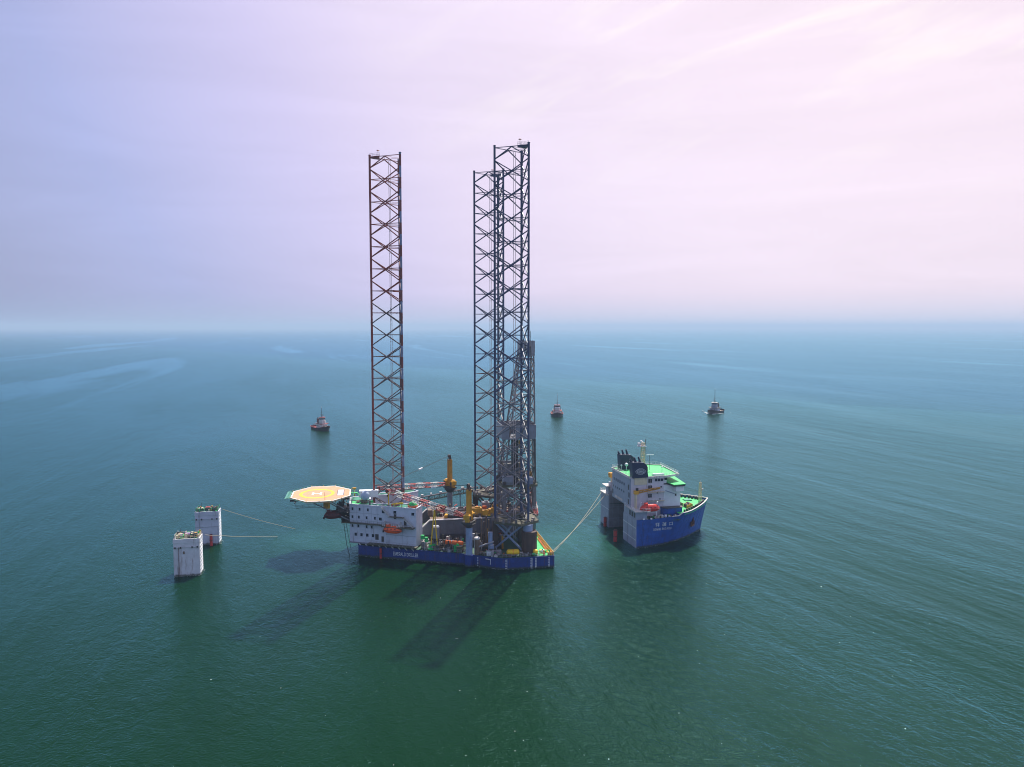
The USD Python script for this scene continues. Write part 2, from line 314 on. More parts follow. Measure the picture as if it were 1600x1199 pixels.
def railing(mb, pts, z, h=1.1, step=2.0, r=0.035):
    pts = [np.array([*p[:2], z if len(p) == 2 else p[2]], float) for p in pts]
    for a, b in zip(pts[:-1], pts[1:]):
        L = np.linalg.norm(b - a); k = max(1, int(round(L / step)))
        for i in range(k + 1):
            c = a + (b - a) * i / k; mb.bar(c, c + [0, 0, h], r * 2, r * 2)
        for hh in (h * 0.5, h): mb.bar(a + [0, 0, hh], b + [0, 0, hh], r * 1.6, r * 1.6)
    return mb

def lattice(p, q, w0, w1, h0, h1, bays, rc, rb, mb=None, up=(0, 0, 1.0)):
    """Four-chord lattice beam from p to q, width and height tapering from (w0, h0) to (w1, h1)."""
    mb = mb or MB(); p, q = np.array(p, float), np.array(q, float); d = (q - p) / np.linalg.norm(q - p)
    u = np.cross(d, up); u /= np.linalg.norm(u); w = np.cross(u, d)
    def ring(t):
        c = p + (q - p) * t; a, b = (w0 + (w1 - w0) * t) / 2, (h0 + (h1 - h0) * t) / 2
        return [c - u * a - w * b, c + u * a - w * b, c + u * a + w * b, c - u * a + w * b]
    rs = [ring(i / bays) for i in range(bays + 1)]
    for k in range(4): mb.beam(rs[0][k], rs[-1][k], rc, n=5)
    for i in range(bays):
        for k in range(4):
            j = (k + 1) % 4
            mb.beam(rs[i][k], rs[i + 1][j], rb, n=4) if i % 2 else mb.beam(rs[i][j], rs[i + 1][k], rb, n=4)
            mb.beam(rs[i + 1][k], rs[i + 1][j], rb, n=4)
    return mb

def text_on(text, height, o, dx, dy, bold=True, width=None, depth=0.02, glyphs=None):
    """Lettering starting at o, reading along dx, up along dy."""
    m = glyphs if glyphs is not None else meshkit.text_mesh(text, height, depth, bold=bold)
    v = np.array(m.vertices); dx, dy = np.array(dx, float), np.array(dy, float); dz = np.cross(dx, dy)
    if width: v[:, 0] *= width / v[:, 0].max()
    return np.array(o, float) + v[:, :1] * dx + v[:, 1:2] * dy + v[:, 2:] * dz, np.array(m.faces)

# ------------------------------------------------------------------ jack-up rig (local x towards its stern, y away from the viewer)
RO, RA = np.array([-3.7, 308.5, 0.0]), 10.4
rig = thing('jackup_rig', 'blue hulled offshore drilling rig with three tall lattice legs, white deckhouse and helideck', 'drilling rig', RO, RA)
def rworld(p):
    a = math.radians(RA); x, y, z = p; return (RO[0] + x * math.cos(a) - y * math.sin(a), RO[1] + x * math.sin(a) + y * math.cos(a), z)
def rthing(name, label, cat, p, rz=0.0, group=None): return thing(name, label, cat, rworld(p), RA + rz, group)
ZD = 4.2
HULL = [(-57.8, -8.7), (-18.6, -27.6), (-6.3, -35.5), (13, -35.5), (13, 35.5), (-6.3, 35.5), (-18.6, 27.6), (-57.8, 8.7)]
hull = part(rig, 'hull', MB().prism(HULL, -0.6, ZD), 'rig_blue')
# deck plates, laid on the hull in two paints
deck = part(rig, 'deck', MB().prism(list(Polygon(HULL).buffer(-0.25, join_style=2).exterior.coords)[:-1], ZD + 0.004, ZD + 0.05), 'deck_green')
part(deck, 'stern_deck', MB().prism([(7.6, -34.8), (12.3, -34.8), (12.5, -12.0), (12.5, -7.0), (7.6, -7.0)], ZD + 0.054, ZD + 0.10), 'bright_green', label='bright green stern deck')
# sheer strake, fender line and draught marks
hv = [np.array(p) for p in HULL]
mb = MB()
for a, b in zip(hv, hv[1:] + hv[:1]):
    d = (b - a) / np.linalg.norm(b - a); n = np.array([d[1], -d[0]]) * 0.06
    mb.bar((*(a + n), ZD - 0.12), (*(b + n), ZD - 0.12), 0.14, 0.26)
part(hull, 'sheer_strake', mb, 'rig_blue')
fa, fb = hv[0], hv[1]; fd = (fb - fa) / np.linalg.norm(fb - fa); fn = np.array([fd[1], -fd[0]]); fL = np.linalg.norm(fb - fa)
if fn[1] > 0: fn = -fn
def hullpt(u, out, z): p = fa + fd * fL * u + fn * out; return (p[0], p[1], z)
part(hull, 'name_lettering', text_on('EMERALD DRILLER', 1.35, hullpt(0.330, 0.02, 1.4), (*fd, 0), (0, 0, 1), width=0.235 * fL, bold=False), 'white')
for u, s in ((0.93, 'l'), (0.985, 'r')): part(hull, 'plate_seam', MB().bar(hullpt(u, 0.02, 0), hullpt(u, 0.02, ZD), 0.12, 0.03), 'dark')
m = MB()
for u in np.arange(0.07, 1.0, 0.085): m.bar(hullpt(u, 0.012, 0), hullpt(u, 0.012, ZD - .3), 0.05, 0.03)
m.bar(hullpt(0, 0.012, 2.3), hullpt(1, 0.012, 2.3), 0.03, 0.05)
for x in np.arange(-3.5, 12.5, 3.2): m.box((x, -35.51, 2.0), (.06, .03, 3.9))
m.box((3.3, -35.51, 2.3), (19.2, .03, .06))
part(hull, 'plate_seams', m, 'rig_blue_dark')
for x in (-14.5, -5.0, 4.3, 6.0, 10.9):
    # draught scale: short white ticks and a stem line
    if x < -6.3:
        t = (x + 18.6) / 12.3; y = -27.6 - 7.9 * t
    else: y = -35.5
    mb = MB()
    for k in range(6): mb.box((x, y - 0.03, 0.5 + 0.6 * k), (0.45, 0.04, 0.22))
    mb.box((x + 0.4, y - 0.03, 2.0), (0.09, 0.04, 3.6))
    part(hull, 'draught_marks', mb, 'white')
# crane sponson on the near side
part(hull, 'crane_sponson', MB().cyl(-17.5, -28.5, -0.6, ZD + 0.05, 1.7, n=20), 'rig_blue', smooth=40)
part(hull, 'bulwark_pipe', MB().bar((-10.3, -33.3, 1.5), (-10.3, -33.3, 3.4), 0.18, 0.18).bar((-12.0, -32.2, 3.4), (-10.3, -33.3, 3.4), 0.18, 0.18), 'white')

# ---- legs
LEGR, ZT, BAY = 7.5, 153.3, 8.5
CH_ANG = [math.radians(177), math.radians(-59.5), math.radians(60)]
def make_leg(c, label, chord_mats, brace, horiz, pipes, zlow):
    leg = holder(rig, 'leg', label)
    P = [np.array([c[0] + LEGR * math.cos(a), c[1] + LEGR * math.sin(a)]) for a in CH_ANG]
    v3 = lambda p, z: (p[0], p[1], z)
    for i, p in enumerate(P):
        m = MB().cyl(p[0], p[1], -0.6, ZT, 0.42, n=12)
        d = np.array(c) - p; d = d / np.linalg.norm(d); t = np.array([-d[1], d[0]])
        for s in (-1, 1):   # the two toothed racks that stand out from each chord
            q = p + t * s * 0.42; m.bar(v3(q, -0.6), v3(q, ZT - 0.2), 0.16, 0.12)
        m.cyl(p[0], p[1], ZT, ZT + 0.25, 0.5, n=12)
        part(leg, 'chord', m, chord_mats[i], smooth=35)
    k, z = 0, ZT - 0.7
    while z > zlow:
        mids = []
        for i, j in ((0, 1), (1, 2), (2, 0)):
            mid = (P[i] + P[j]) / 2; mids.append(mid)
            m = MB()
            for p in (P[i], P[j]):
                m.beam(v3(mid, z), v3(p, z - BAY / 2 + 0.25), 0.215, n=6)
                if k: m.beam(v3(mid, z), v3(p, z + BAY / 2 - 0.25), 0.215, n=6)
            part(leg, 'cross_brace', m, brace(z))
            part(leg, 'horizontal_brace', MB().beam(v3(P[i], z + 0.1), v3(P[j], z + 0.1), 0.145, n=6), horiz(z))
        m = MB()
        for a in range(3): m.beam(v3(mids[a], z + 0.05), v3(mids[(a + 1) % 3], z + 0.05), 0.07, n=5)
        part(leg, 'inner_brace', m, horiz(z))
        z -= BAY; k += 1
    for dx, dy in pipes:
        m = MB().cyl(c[0] + dx, c[1] + dy, 8, ZT - 2.0, 0.10, n=6)
        for zz in np.arange(14, ZT - 3, BAY / 2): m.cyl(c[0] + dx, c[1] + dy, zz, zz + 0.25, 0.17, n=6)
        part(leg, 'water_pipe', m, 'pipe_pale')
    return leg, P
def leg_platform(leg, a, b, c2, mat, frac=0.33):
    """small wedge platform and lamp post at the head of the leg"""
    a, b, c2 = map(np.array, (a, b, c2)); z = ZT - 1.1
    m = MB().prism([tuple(a), tuple(a + (b - a) * frac), tuple(a + (c2 - a) * frac)], z, z + 0.75)
    pl = part(leg, 'head_platform', m, mat)
    pts = [a + (b - a) * frac, a + (c2 - a) * frac]
    part(pl, 'platform_rail', railing(MB(), [(*a, z + 0.75), (*pts[0], z + 0.75), (*pts[1], z + 0.75), (*a, z + 0.75)], 0, 1.1, 1.5), 'steel_light')
    q = a + (b - a) * frac * 0.75 + (c2 - a) * frac * 0.1
    part(pl, 'lamp_post', MB().cyl(q[0], q[1], z + 0.75, z + 2.7, 0.06, n=6).cyl(q[0], q[1], z + 2.7, z + 2.95, 0.62, 0.4, n=10), 'leg_brown')
upper = lambda hi, lo, zc: (lambda z: hi if z > zc else lo)
legA, PA = make_leg((-44.1, 0.6), 'rust brown leg standing in the white deckhouse', ['leg_brown', 'chord_banded', 'chord_banded'], upper('leg_brown', 'leg_brace', 100), upper('leg_brown', 'leg_brace', 85), ((-0.3, -0.4), (0.25, -0.4)), 15)
legB, PB = make_leg((0.6, -23.3), 'navy grey leg nearest the viewer at the stern', ['leg_navy', 'leg_navy', 'leg_navy'], upper('leg_navy', 'leg_grey', 62), upper('leg_navy', 'leg_grey', 70), ((-0.6, -0.5), (0.1, -0.5)), 16)
legC, PC = make_leg((-0.7, 23.1), 'navy grey leg on the far side at the stern', ['leg_navy', 'leg_navy', 'leg_navy'], upper('leg_navy', 'leg_brace', 75), upper('leg_navy', 'leg_brace', 75), ((-1.0, -0.5), (-0.4, -0.5)), 16)
leg_platform(legA, PA[0], PA[1], PA[2], 'leg_brown')
leg_platform(legB, PB[1], PB[0], PB[2], 'leg_navy')
leg_platform(legC, PC[2], PC[0], PC[1], 'leg_navy')

# ---- jacking frames round the two stern legs
for c, P in (((0.6, -23.3), PB), ((-0.7, 23.1), PC)):
    near = c[1] < 0
    jf = holder(rig, 'jacking_frame')
    for i, p in enumerate(P):
        if i == 1:
            jc = part(jf, 'jack_house', MB().cyl(p[0] + 0.2, p[1] - 1.0, ZD + 0.06, 12.6, 2.75, n=28), 'jack_brown', smooth=40)
            part(jc, 'jack_head', MB().cyl(p[0] - 0.2, p[1] - 0.6, 12.6, 15.0, 1.75, n=22), 'pale_column', smooth=40)
            m = MB()
            for a in range(14): m.bar((p[0] + .2 + 2.8 * math.cos(a * 2 * math.pi / 14), p[1] - 1 + 2.8 * math.sin(a * 2 * math.pi / 14), ZD + .1), (p[0] + .2 + 2.8 * math.cos(a * 2 * math.pi / 14), p[1] - 1 + 2.8 * math.sin(a * 2 * math.pi / 14), 12.4), 0.15, 0.15)
            part(jc, 'stiffener', m, 'jack_brown')
        else:
            part(jf, 'jack_column', MB().box((p[0], p[1], 9.7), (2.2, 2.0, 11.0)), 'jack_brown' if i == 0 else 'dark_steel')
    for i, j in ((0, 1), (1, 2), (2, 0)):
        a, b = P[i], P[j]; d = (b - a) / np.linalg.norm(b - a); n = np.array([d[1], -d[0]]) * 1.15
        if (n @ (a - np.array(c))) < 0: n = -n
        s0, s1 = a + d * 0.6 + n, b - d * 1.8 + n
        part(jf, 'cross_brace', MB().beam((*s0, 14.6), (*s1, 5.0), 0.42, n=8).beam((*s0, 5.0), (*s1, 14.6), 0.40, n=8), 'pale_column' if near else 'leg_brace')
    ring = Polygon([(c[0] + 9.3 * math.cos(math.radians(t)), c[1] + 10.2 * math.sin(math.radians(t))) for t in (150, 205, 272, 330, 30, 90)]).difference(Polygon([(c[0] + 6.0 * math.cos(a + 0.0), c[1] + 6.0 * math.sin(a)) for a in CH_ANG]))
    pf = part(jf, 'jack_platform', MB().prism(ring, 15.0, 15.9), 'olive')
    ext = list(ring.exterior.coords)
    part(pf, 'platform_rail', railing(MB(), ext, 15.9, 1.1, 1.8), 'olive')
    m = MB()
    for k in range(26):
        a = R.uniform(0, 2 * math.pi); r = R.uniform(7.6, 9.4); h = R.uniform(.4, 1.5)
        m.box((c[0] + r * math.cos(a), c[1] + r * math.sin(a), 15.9 + h / 2), (R.uniform(.4, 1.4), R.uniform(.4, 1.2), h), R.uniform(0, 90))
    part(pf, 'motor_boxes', m, 'derrick_steel')

# ---- deckhouse
house = holder(rig, 'deckhouse')
ha, hbq = np.array([-61, -5.5]), np.array([-36.2, -18.2]); hd = (hbq - ha) / np.linalg.norm(hbq - ha); hn = np.array([hd[1], -hd[0]]); hL = np.linalg.norm(hbq - ha)
if hn[1] > 0: hn = -hn
def hp(u, out, z): p = ha + hd * hL * u + hn * out; return (p[0], p[1], z)
HPLAN = [(-61, -5.5), (-36.2, -18.2), (-33.5, -12.6), (-38.0, -9.8), (-53.0, -6.2), (-53.0, 7.4), (-38.0, 10.2), (-33.5, 13.0), (-36.2, 18.5), (-61, 6.0)]
wall = part(house, 'wall', MB().prism(HPLAN, 5.0, 19.3), 'house_white')
part(house, 'house_base', MB().prism(list(Polygon(HPLAN).buffer(-0.9, join_style=2).exterior.coords)[:-1], ZD + 0.06, 5.0), 'dark')
# parapet and roof deck
rim = Polygon(HPLAN).buffer(0.12, join_style=2)
part(house, 'roof_edge', MB().prism(rim.difference(Polygon(HPLAN).buffer(-0.5, join_style=2)), 19.304, 19.75), 'house_white')
roof = part(house, 'roof_deck', MB().prism(list(Polygon(HPLAN).buffer(-0.52, join_style=2).exterior.coords)[:-1], 19.304, 19.5), 'roof_green')
part(roof, 'roof_patch', MB().prism([(-60, -5.2), (-56.6, -6.9), (-54.2, -7.0), (-54.2, 0), (-60, 0)], 19.504, 19.56), 'bright_green')
part(roof, 'roof_rail', railing(MB(), [(*hp(0.02, -0.3, 0)[:2],), (*hp(0.99, -0.3, 0)[:2],), (-33.9, -12.7)], 19.75, 1.1, 1.8), 'steel_light')
def win(u, z, w, h, pane='glass_dark'):
    f = MB()
    p0, p1 = hp(u, 0.03, z), None
    c = np.array(hp(u, 0.0, z)); dd = np.array([*hd, 0]); nn = np.array([*hn, 0])
    ang = math.degrees(math.atan2(hd[1], hd[0]))
    for s in (-1, 1):
        f.box(c + dd * s * (w / 2 + 0.06) + nn * 0.04, (0.12, 0.16, h + 0.24), ang); f.box(c + nn * 0.04 + np.array([0, 0, s * (h / 2 + 0.06)]), (w, 0.16, 0.12), ang)
    fr = part(house, 'window', f, 'house_white')
    part(fr, 'pane', MB().box(c + nn * 0.015, (w, 0.06, h), ang), pane)
for u in (0.048, 0.156, 0.283): win(u, 17.9, 0.75, 1.1)
for u in (0.046, 0.144, 0.262, 0.388): win(u, 14.8, 0.75, 1.1)
for u in (0.044, 0.133, 0.26, 0.338): win(u, 11.3, 0.75, 1.1)
for u in (0.091, 0.18, 0.268, 0.355): win(u, 8.0, 1.05, 1.2)
for u, z in ((0.515, 17.6), (0.47, 14.7), (0.687, 17.7), (0.952, 17.5)): win(u, z, 1.2, 1.1)
for u, z in ((0.414, 7.6), (0.50, 6.9), (0.84, 14.0), (0.69, 16.2)):
    part(house, 'door', MB().box(np.array(hp(u, 0.02, z)), (1.4 if u < .45 else 1.0, 0.12, 2.2), math.degrees(math.atan2(hd[1], hd[0]))), 'dark_steel')
# plate seams and conduits on the long face
m = MB()
for u in (0.11, 0.22, 0.33, 0.42): m.bar(hp(u, 0.03, 13.3), hp(u, 0.03, 19.2), 0.07, 0.05)
for z in (16.4,): m.bar(hp(0.0, 0.03, z), hp(0.45, 0.03, z), 0.05, 0.08)
for u in (0.245, 0.335, 0.56, 0.8): m.bar(hp(u, 0.03, 5.2), hp(u, 0.03, 12.2), 0.08, 0.05)
m.bar(hp(0.55, 0.03, 8.9), hp(0.99, 0.03, 8.9), 0.06, 0.12)
part(house, 'plate_seams', m, 'grey_plate')
def strip(u0, u1, w, z0, z1):
    q = [hp(u0, 0.004, 0)[:2], hp(u1, 0.004, 0)[:2], hp(u1, w, 0)[:2], hp(u0, w, 0)[:2]]
    return MB().prism(q, z0, z1)
wk = part(house, 'walkway', strip(-0.03, 0.62, 1.3, 12.35, 12.65), 'olive', label='olive walkway along the middle of the long wall')
part(wk, 'walkway_rail', railing(MB(), [hp(-0.03, 1.25, 0)[:2], hp(0.62, 1.25, 0)[:2]], 12.65, 1.1, 1.6), 'olive')
wk2 = part(house, 'walkway', strip(0.30, 1.03, 2.2, 5.0, 5.3), 'olive')
part(wk2, 'walkway_rail', railing(MB(), [hp(0.30, 2.15, 0)[:2], hp(1.03, 2.15, 0)[:2]], 5.3, 1.3, 1.4), 'steel_light')
for k in range(9):
    u = 0.17 + 0.0975 * k
    part(house, 'bracket', MB().bar(hp(u, 1.6, 4.9), hp(u + 0.035, 0.2, 2.9), 0.35, 0.35), 'dirty_white')
part(house, 'lower_ledge', strip(0.0, 0.30, 0.8, 4.7, 5.0), 'grey_plate')
pl = part(house, 'boat_platform', strip(0.52, 0.99, 2.4, 12.2, 12.5), 'olive')
part(pl, 'platform_rail', railing(MB(), [hp(0.84, 2.35, 0)[:2], hp(0.99, 2.35, 0)[:2]], 12.5, 1.1, 1.2), 'olive')
m = MB()
for k in range(12):
    u = 0.53 + 0.027 * k; h = R.uniform(.4, 1.3); m.box(hp(u, R.uniform(0.5, 2), 12.5 + h / 2), (R.uniform(.3, .9), R.uniform(.3, .8), h), R.uniform(0, 60))
part(pl, 'winch_gear', m, 'dirty_white')
part(house, 'landing', strip(0.60, 0.83, 1.3, 15.9, 16.1), 'olive')
for u0, z0, u1, z1 in ((0.50, 19.4, 0.62, 16.1), (0.81, 16.1, 0.97, 12.5)):
    m = MB()
    for o in (0.3, 1.2):
        m.bar(hp(u0, o, z0), hp(u1, o, z1), 0.08, 0.28); m.bar(hp(u0, o, z0 + 1), hp(u1, o, z1 + 1), 0.06, 0.06)
    for k in range(12):
        t = (k + .5) / 12; m.box(hp(u0 + (u1 - u0) * t, 0.75, z0 + (z1 - z0) * t), (0.3, 0.9, 0.05), math.degrees(math.atan2(hd[1], hd[0])))
    part(house, 'stair', m, 'dirty_white')
part(house, 'ladder', MB().bar(hp(0.57, 0.4, 5.3), hp(0.57, 0.4, 8.6), 0.4, 0.1), 'white')
part(house, 'vent_box', MB().box((-55.6, -1.5, 20.3), (2.0, 2.0, 1.5)).box((-57.8, -3.6, 19.9), (1.2, 1.2, 0.7)), 'brown_deck')
dome = part(house, 'satellite_dome', MB().sphere((-55.0, -5.0, 22.6), 1.75, 3, (1, 1, 1.1)), 'dome_blue', smooth=True)
part(dome, 'dome_stand', MB().cyl(-55, -5, 19.5, 21.2, 0.8, n=12), 'brown_deck')
sh = part(house, 'roof_shelter', MB().box((-53.6, 0.5, 22.2), (7.4, 3.0, 2.6)), 'white', label='white shelter behind the satellite dome')
part(sh, 'red_mark', MB().box((-56.2, -1.03, 22.7), (0.8, 0.06, 1.0)), 'red')
tb = part(house, 'tank_base', MB().cyl(-37.2, -14.6, 19.5, 20.3, 1.95, n=20), 'orange')
part(tb, 'tank_dome', MB().sphere((-37.2, -14.6, 20.3), 1.7, 2, (1, 1, 0.75)), 'bright_green', smooth=True)
part(house, 'yellow_frame', MB().bar(hp(0.66, -1.2, 19.6), hp(0.66, -1.2, 21.0), .3, .3).bar(hp(0.77, -1.2, 19.6), hp(0.77, -1.2, 20.8), .3, .3).bar(hp(0.63, -1.2, 20.5), hp(0.79, -1.2, 21.1), .7, .5), 'bright_yellow')
for k in range(22):
    u = R.uniform(0.05, 0.95); o = R.uniform(-5.5, -1.2); h = R.uniform(.4, 1.6)
    if 0.28 < u < 0.75 and o < -3.5: continue
    part(house, 'roof_vent', MB().box(hp(u, o, 19.5 + h / 2), (R.uniform(.4, 1.4), R.uniform(.4, 1.1), h), R.uniform(0, 90)), R.choice(['dirty_white', 'brown_deck', 'olive', 'bright_green', 'red', 'steel_light']))
# shaded gear at the bow end of the house, under the helideck
m = MB()
for k in range(46):
    h = R.uniform(.5, 2.2); m.box((R.uniform(-66.0, -61.2), R.uniform(-5, 5), R.uniform(12.6, 19.6)), (R.uniform(.4, 1.5), R.uniform(.4, 1.5), h))
bg = part(house, 'bow_gear', m, 'dark_steel', kind='stuff')
part(house, 'bow_balcony', MB().box((-63.6, -0.5, 16.8), (5.2, 11.5, 0.3)), 'dark_steel')
part(house, 'bow_balcony', MB().box((-62.6, -0.5, 12.5), (3.2, 11.5, 0.3)), 'olive')
part(house, 'balcony_cabin', MB().box((-69.6, -4.6, 19.4), (2.4, 2.0, 2.6)), 'yellow')
part(house, 'hose', MB().beam((-63.2, -6.0, 12), (-62.2, -7.2, 4), 0.12, n=6).beam((-62.2, -7.2, 4), (-61.2, -7.6, 0), 0.12, n=6).beam((-62.4, -5.2, 12), (-60.6, -6.8, 2), 0.09, n=6), 'dark')

# ---- helideck
hel = holder(rig, 'helideck')
HC = np.array([-71.8, 0.4]); HZ = 22.9
def octa(ap, k=1.0): 
    r = ap / math.cos(math.pi / 8); return [(HC[0] + r * math.cos(math.pi / 8 + i * math.pi / 4), HC[1] + k * r * math.sin(math.pi / 8 + i * math.pi / 4)) for i in range(8)]
KY = 1.25
hdk = part(hel, 'landing_deck', MB().prism(octa(11.2, KY), HZ - 0.55, HZ), 'helideck_tan')
part(hdk, 'edge_line', MB().prism(Polygon(octa(11.15, KY)).difference(Polygon(octa(10.75, KY))), HZ + 0.004, HZ + 0.02), 'white')
circ = lambda r: [(HC[0] - 1.7 + r * math.cos(t), HC[1] + r * KY * math.sin(t)) for t in np.linspace(0, 2 * math.pi, 49)[:-1]]
part(hdk, 'aiming_circle', MB().prism(Polygon(circ(6.7)).difference(Polygon(circ(5.5))), HZ + 0.004, HZ + 0.02), 'bright_yellow')
m = MB()
for s in (-1, 1): m.box((HC[0] - 1.7 + s * 1.5, HC[1], HZ + 0.012), (0.75, 4.2, 0.016))
m.box((HC[0] - 1.7, HC[1], HZ + 0.012), (2.24, 0.75, 0.016))
part(hdk, 'letter_h', m, 'white')
npn = part(hdk, 'name_panel', MB().box((HC[0] + 7.3, HC[1] + 0.5, HZ + 0.010), (2.7, 10.6, 0.012)), 'dark_steel')
part(npn, 'panel_face', MB().box((HC[0] + 7.3, HC[1] + 0.5, HZ + 0.022), (2.2, 10.2, 0.008)), 'pink_white')
# safety net frame all round
net = Polygon(octa(12.3, KY)).difference(Polygon(octa(11.25, KY)))
m = MB(); oi, oo = octa(11.3, KY), octa(12.5, KY)
for i in range(8):
    j = (i + 1) % 8
    m.bar((*oo[i], HZ + 0.1), (*oo[j], HZ + 0.1), 0.12, 0.12)
    for t in np.linspace(0, 1, 7):
        a = np.array(oi[i]) * (1 - t) + np.array(oi[j]) * t; b = np.array(oo[i]) * (1 - t) + np.array(oo[j]) * t; m.bar((*a, HZ - 0.3), (*b, HZ + 0.1), 0.08, 0.08)
    for q in (0.35, 0.7):
        m.bar((*(np.array(oi[i]) * (1 - q) + np.array(oo[i]) * q), HZ - 0.3 + .4 * q), (*(np.array(oi[j]) * (1 - q) + np.array(oo[j]) * q), HZ - 0.3 + .4 * q), 0.05, 0.05)
part(hel, 'safety_net_frame', m, 'net_green')
o2 = octa(15, KY); oc = octa(11.25, KY)
part(hel, 'bow_net', MB().prism([oc[3], oc[4], (oo[4][0] - .8, oo[4][1]), (oo[3][0] - .8, oo[3][1])], HZ - 0.25, HZ - 0.15), 'net_green', label='green net shelf at the outer end of the helideck')
m = MB()
for y in (-7, -2.5, 2.5, 7): m.bar((-83.0, HC[1] + y, HZ - 0.9), (-60.8, HC[1] + y, HZ - 0.9), 0.3, 0.7)
for x in (-81, -76, -71, -66, -62): m.bar((x, HC[1] - 10.5, HZ - 1.15), (x, HC[1] + 10.5, HZ - 1.15), 0.25, 0.4)
part(hel, 'deck_beams', m, 'dark_steel')
for y in (-7, 7):
    for (x0, z0), (x1, z1) in (((-76, HZ - 1.2), (-61.2, 13.0)), ((-69, HZ - 1.2), (-61.2, 16.5))):
        part(hel, 'support_strut', MB().beam((x0, HC[1] + y, z0), (x1, HC[1] + y * 0.7, z1), 0.22, n=8), 'steel_light')
m = MB()
railing(m, [(-80.5, -10.2), (-69.0, -10.2)], HZ - 3.0, 1.1, 2.4, 0.05); m.bar((-80.5, -10.2, HZ - 3), (-80.5, -10.2, HZ - 0.6), 0.12, 0.12); m.bar((-80.5, -10.2, HZ - 3), (-69, -10.2, HZ - 3), 0.12, 0.14)
part(hel, 'catwalk', m, 'dark_steel')
part(hel, 'wind_sock_mast', MB().cyl(-69.8, -11.6, HZ - 2.5, HZ + 2.9, 0.07, n=6), 'dark')
part(hel, 'access_stair', MB().box((-59.3, 2.0, HZ - 0.6), (2.6, 1.6, 0.25)).bar((-58.2, 2, HZ - 0.6), (-56.2, 2, 19.6), 1.2, 0.2), 'bright_green')
part(hel, 'fire_monitor', MB().cyl(-59.3, 5.0, HZ - 2.5, HZ + 0.5, 0.3, n=8).box((-59.3, 5.0, HZ + 0.6), (1.4, 0.7, 0.6)), 'yellow')
for i in range(16):
    t = i / 16 * 8; k = int(t) % 8; fr_ = t - int(t); q = np.array(oi[k]) * (1 - fr_) + np.array(oi[(k + 1) % 8]) * fr_
    part(hel, 'edge_light', MB().cyl(q[0], q[1], HZ + 0.0, HZ + 0.28, 0.16, n=6), 'yellow')

# ---- cantilever with pipe deck
can = holder(rig, 'cantilever')
for y in (-9.0, 9.0):
    g = part(can, 'girder', MB().tm(trimesh.Trimesh(*(lambda pts: (np.array([[x, y - 0.6, z] for x, z in pts] + [[x, y + 0.6, z] for x, z in pts]), np.array([[0, 1, 2], [0, 2, 3], [0, 3, 4], [5, 7, 6], [5, 8, 7], [5, 9, 8]] + [t for i in range(5) for t in ([i, 5 + i, (i + 1) % 5], [(i + 1) % 5, 5 + i, 5 + (i + 1) % 5])])))([(-34.8, 7.2), (11.0, 6.2), (11.0, 12.6), (-30.5, 12.6), (-34.8, 8.6)]), process=False)), 'girder')
    for k in range(13):
        x = -30 + 3.1 * k; part(g, 'stiffener', MB().box((x, y - 0.72, 9.4), (0.22, 0.24, 6.2)), 'girder')
    part(g, 'top_flange', MB().box((-9.8, y - 0.1, 12.75), (41.4, 1.6, 0.28)), 'steel_light')
    part(g, 'sloped_flange', MB().bar((-34.9, y, 8.7), (-30.5, y, 12.75), 1.6, 0.26), 'dirty_white')
pdk = part(can, 'pipe_deck', MB().box((-9.8, 0, 12.3), (40.4, 16.7, 0.3)), 'brown_deck')
for k in range(4): part(can, 'cross_beam', MB().box((-28 + 12 * k, 0, 9.5), (0.7, 16.7, 5.0)), 'dark_steel')
for x, y, d, mt in ((-28, 1, (5, 5, 2.4), 'brown_deck'), (-24, 6.0, (3, 3, 2.2), 'deck_green'), (-11.5, -5.0, (4.0, 3.4, 3.6), 'crane_yellow'), (-8.2, -6.2, (2.4, 2, 2.6), 'yellow'), (-5.5, -6.0, (2.6, 2, 3.0), 'crane_yellow'), (-13, 3, (3.5, 2.4, 2.8), 'olive'), (-6.5, 5, (3, 3, 3.4), 'steel_light')):
    part(can, 'deck_unit', MB().box((x, y, 12.46 + d[2] / 2), d).box((x + .3, y - .2, 12.46 + d[2] + .2), (d[0] * .5, d[1] * .5, .4)), mt)
# ---- drill floor and derrick
der = holder(rig, 'derrick')
for x in (-0.5, 11.6):
    for y in (-6.5, 8.5): part(der, 'substructure_column', MB().box((x, y, 18.3), (1.4, 1.4, 11.6)), 'derrick_steel')
m = MB()
for y in (-6.5, 8.5): m.beam((-0.5, y, 12.8), (11.6, y, 23.8), .35, n=6).beam((-0.5, y, 23.8), (11.6, y, 12.8), .35, n=6)
for x in (-0.5, 11.6): m.beam((x, -6.5, 12.8), (x, 8.5, 23.8), .35, n=6).beam((x, -6.5, 23.8), (x, 8.5, 12.8), .35, n=6)
part(der, 'substructure_brace', m, 'derrick_steel')
dfl = part(der, 'drill_floor', MB().box((5.6, 1.0, 24.5), (14.5, 16.5, 0.9)), 'olive')
part(dfl, 'floor_rail', railing(MB(), [(-1.6, -7.2), (12.8, -7.2), (12.8, 9.2)], 24.95, 1.2, 1.8), 'olive')
part(der, 'doghouse', MB().box((1.2, -5.0, 26.6), (4.2, 3.4, 3.2)), 'grey_plate')
part(der, 'driller_cabin', MB().box((9.5, -5.2, 26.2), (3.4, 3.0, 2.6)), 'stern_grey')
part(der, 'setback_wall', MB().box((5.0, 9.0, 28.5), (11.5, 0.4, 7.0)), 'grey_plate')
DB = [(-0.6, -5.0), (12.4, -5.0), (12.4, 8.0), (-0.6, 8.0)]; DT = [(7.3, -0.6), (12.6, -0.6), (12.6, 4.6), (7.3, 4.6)]
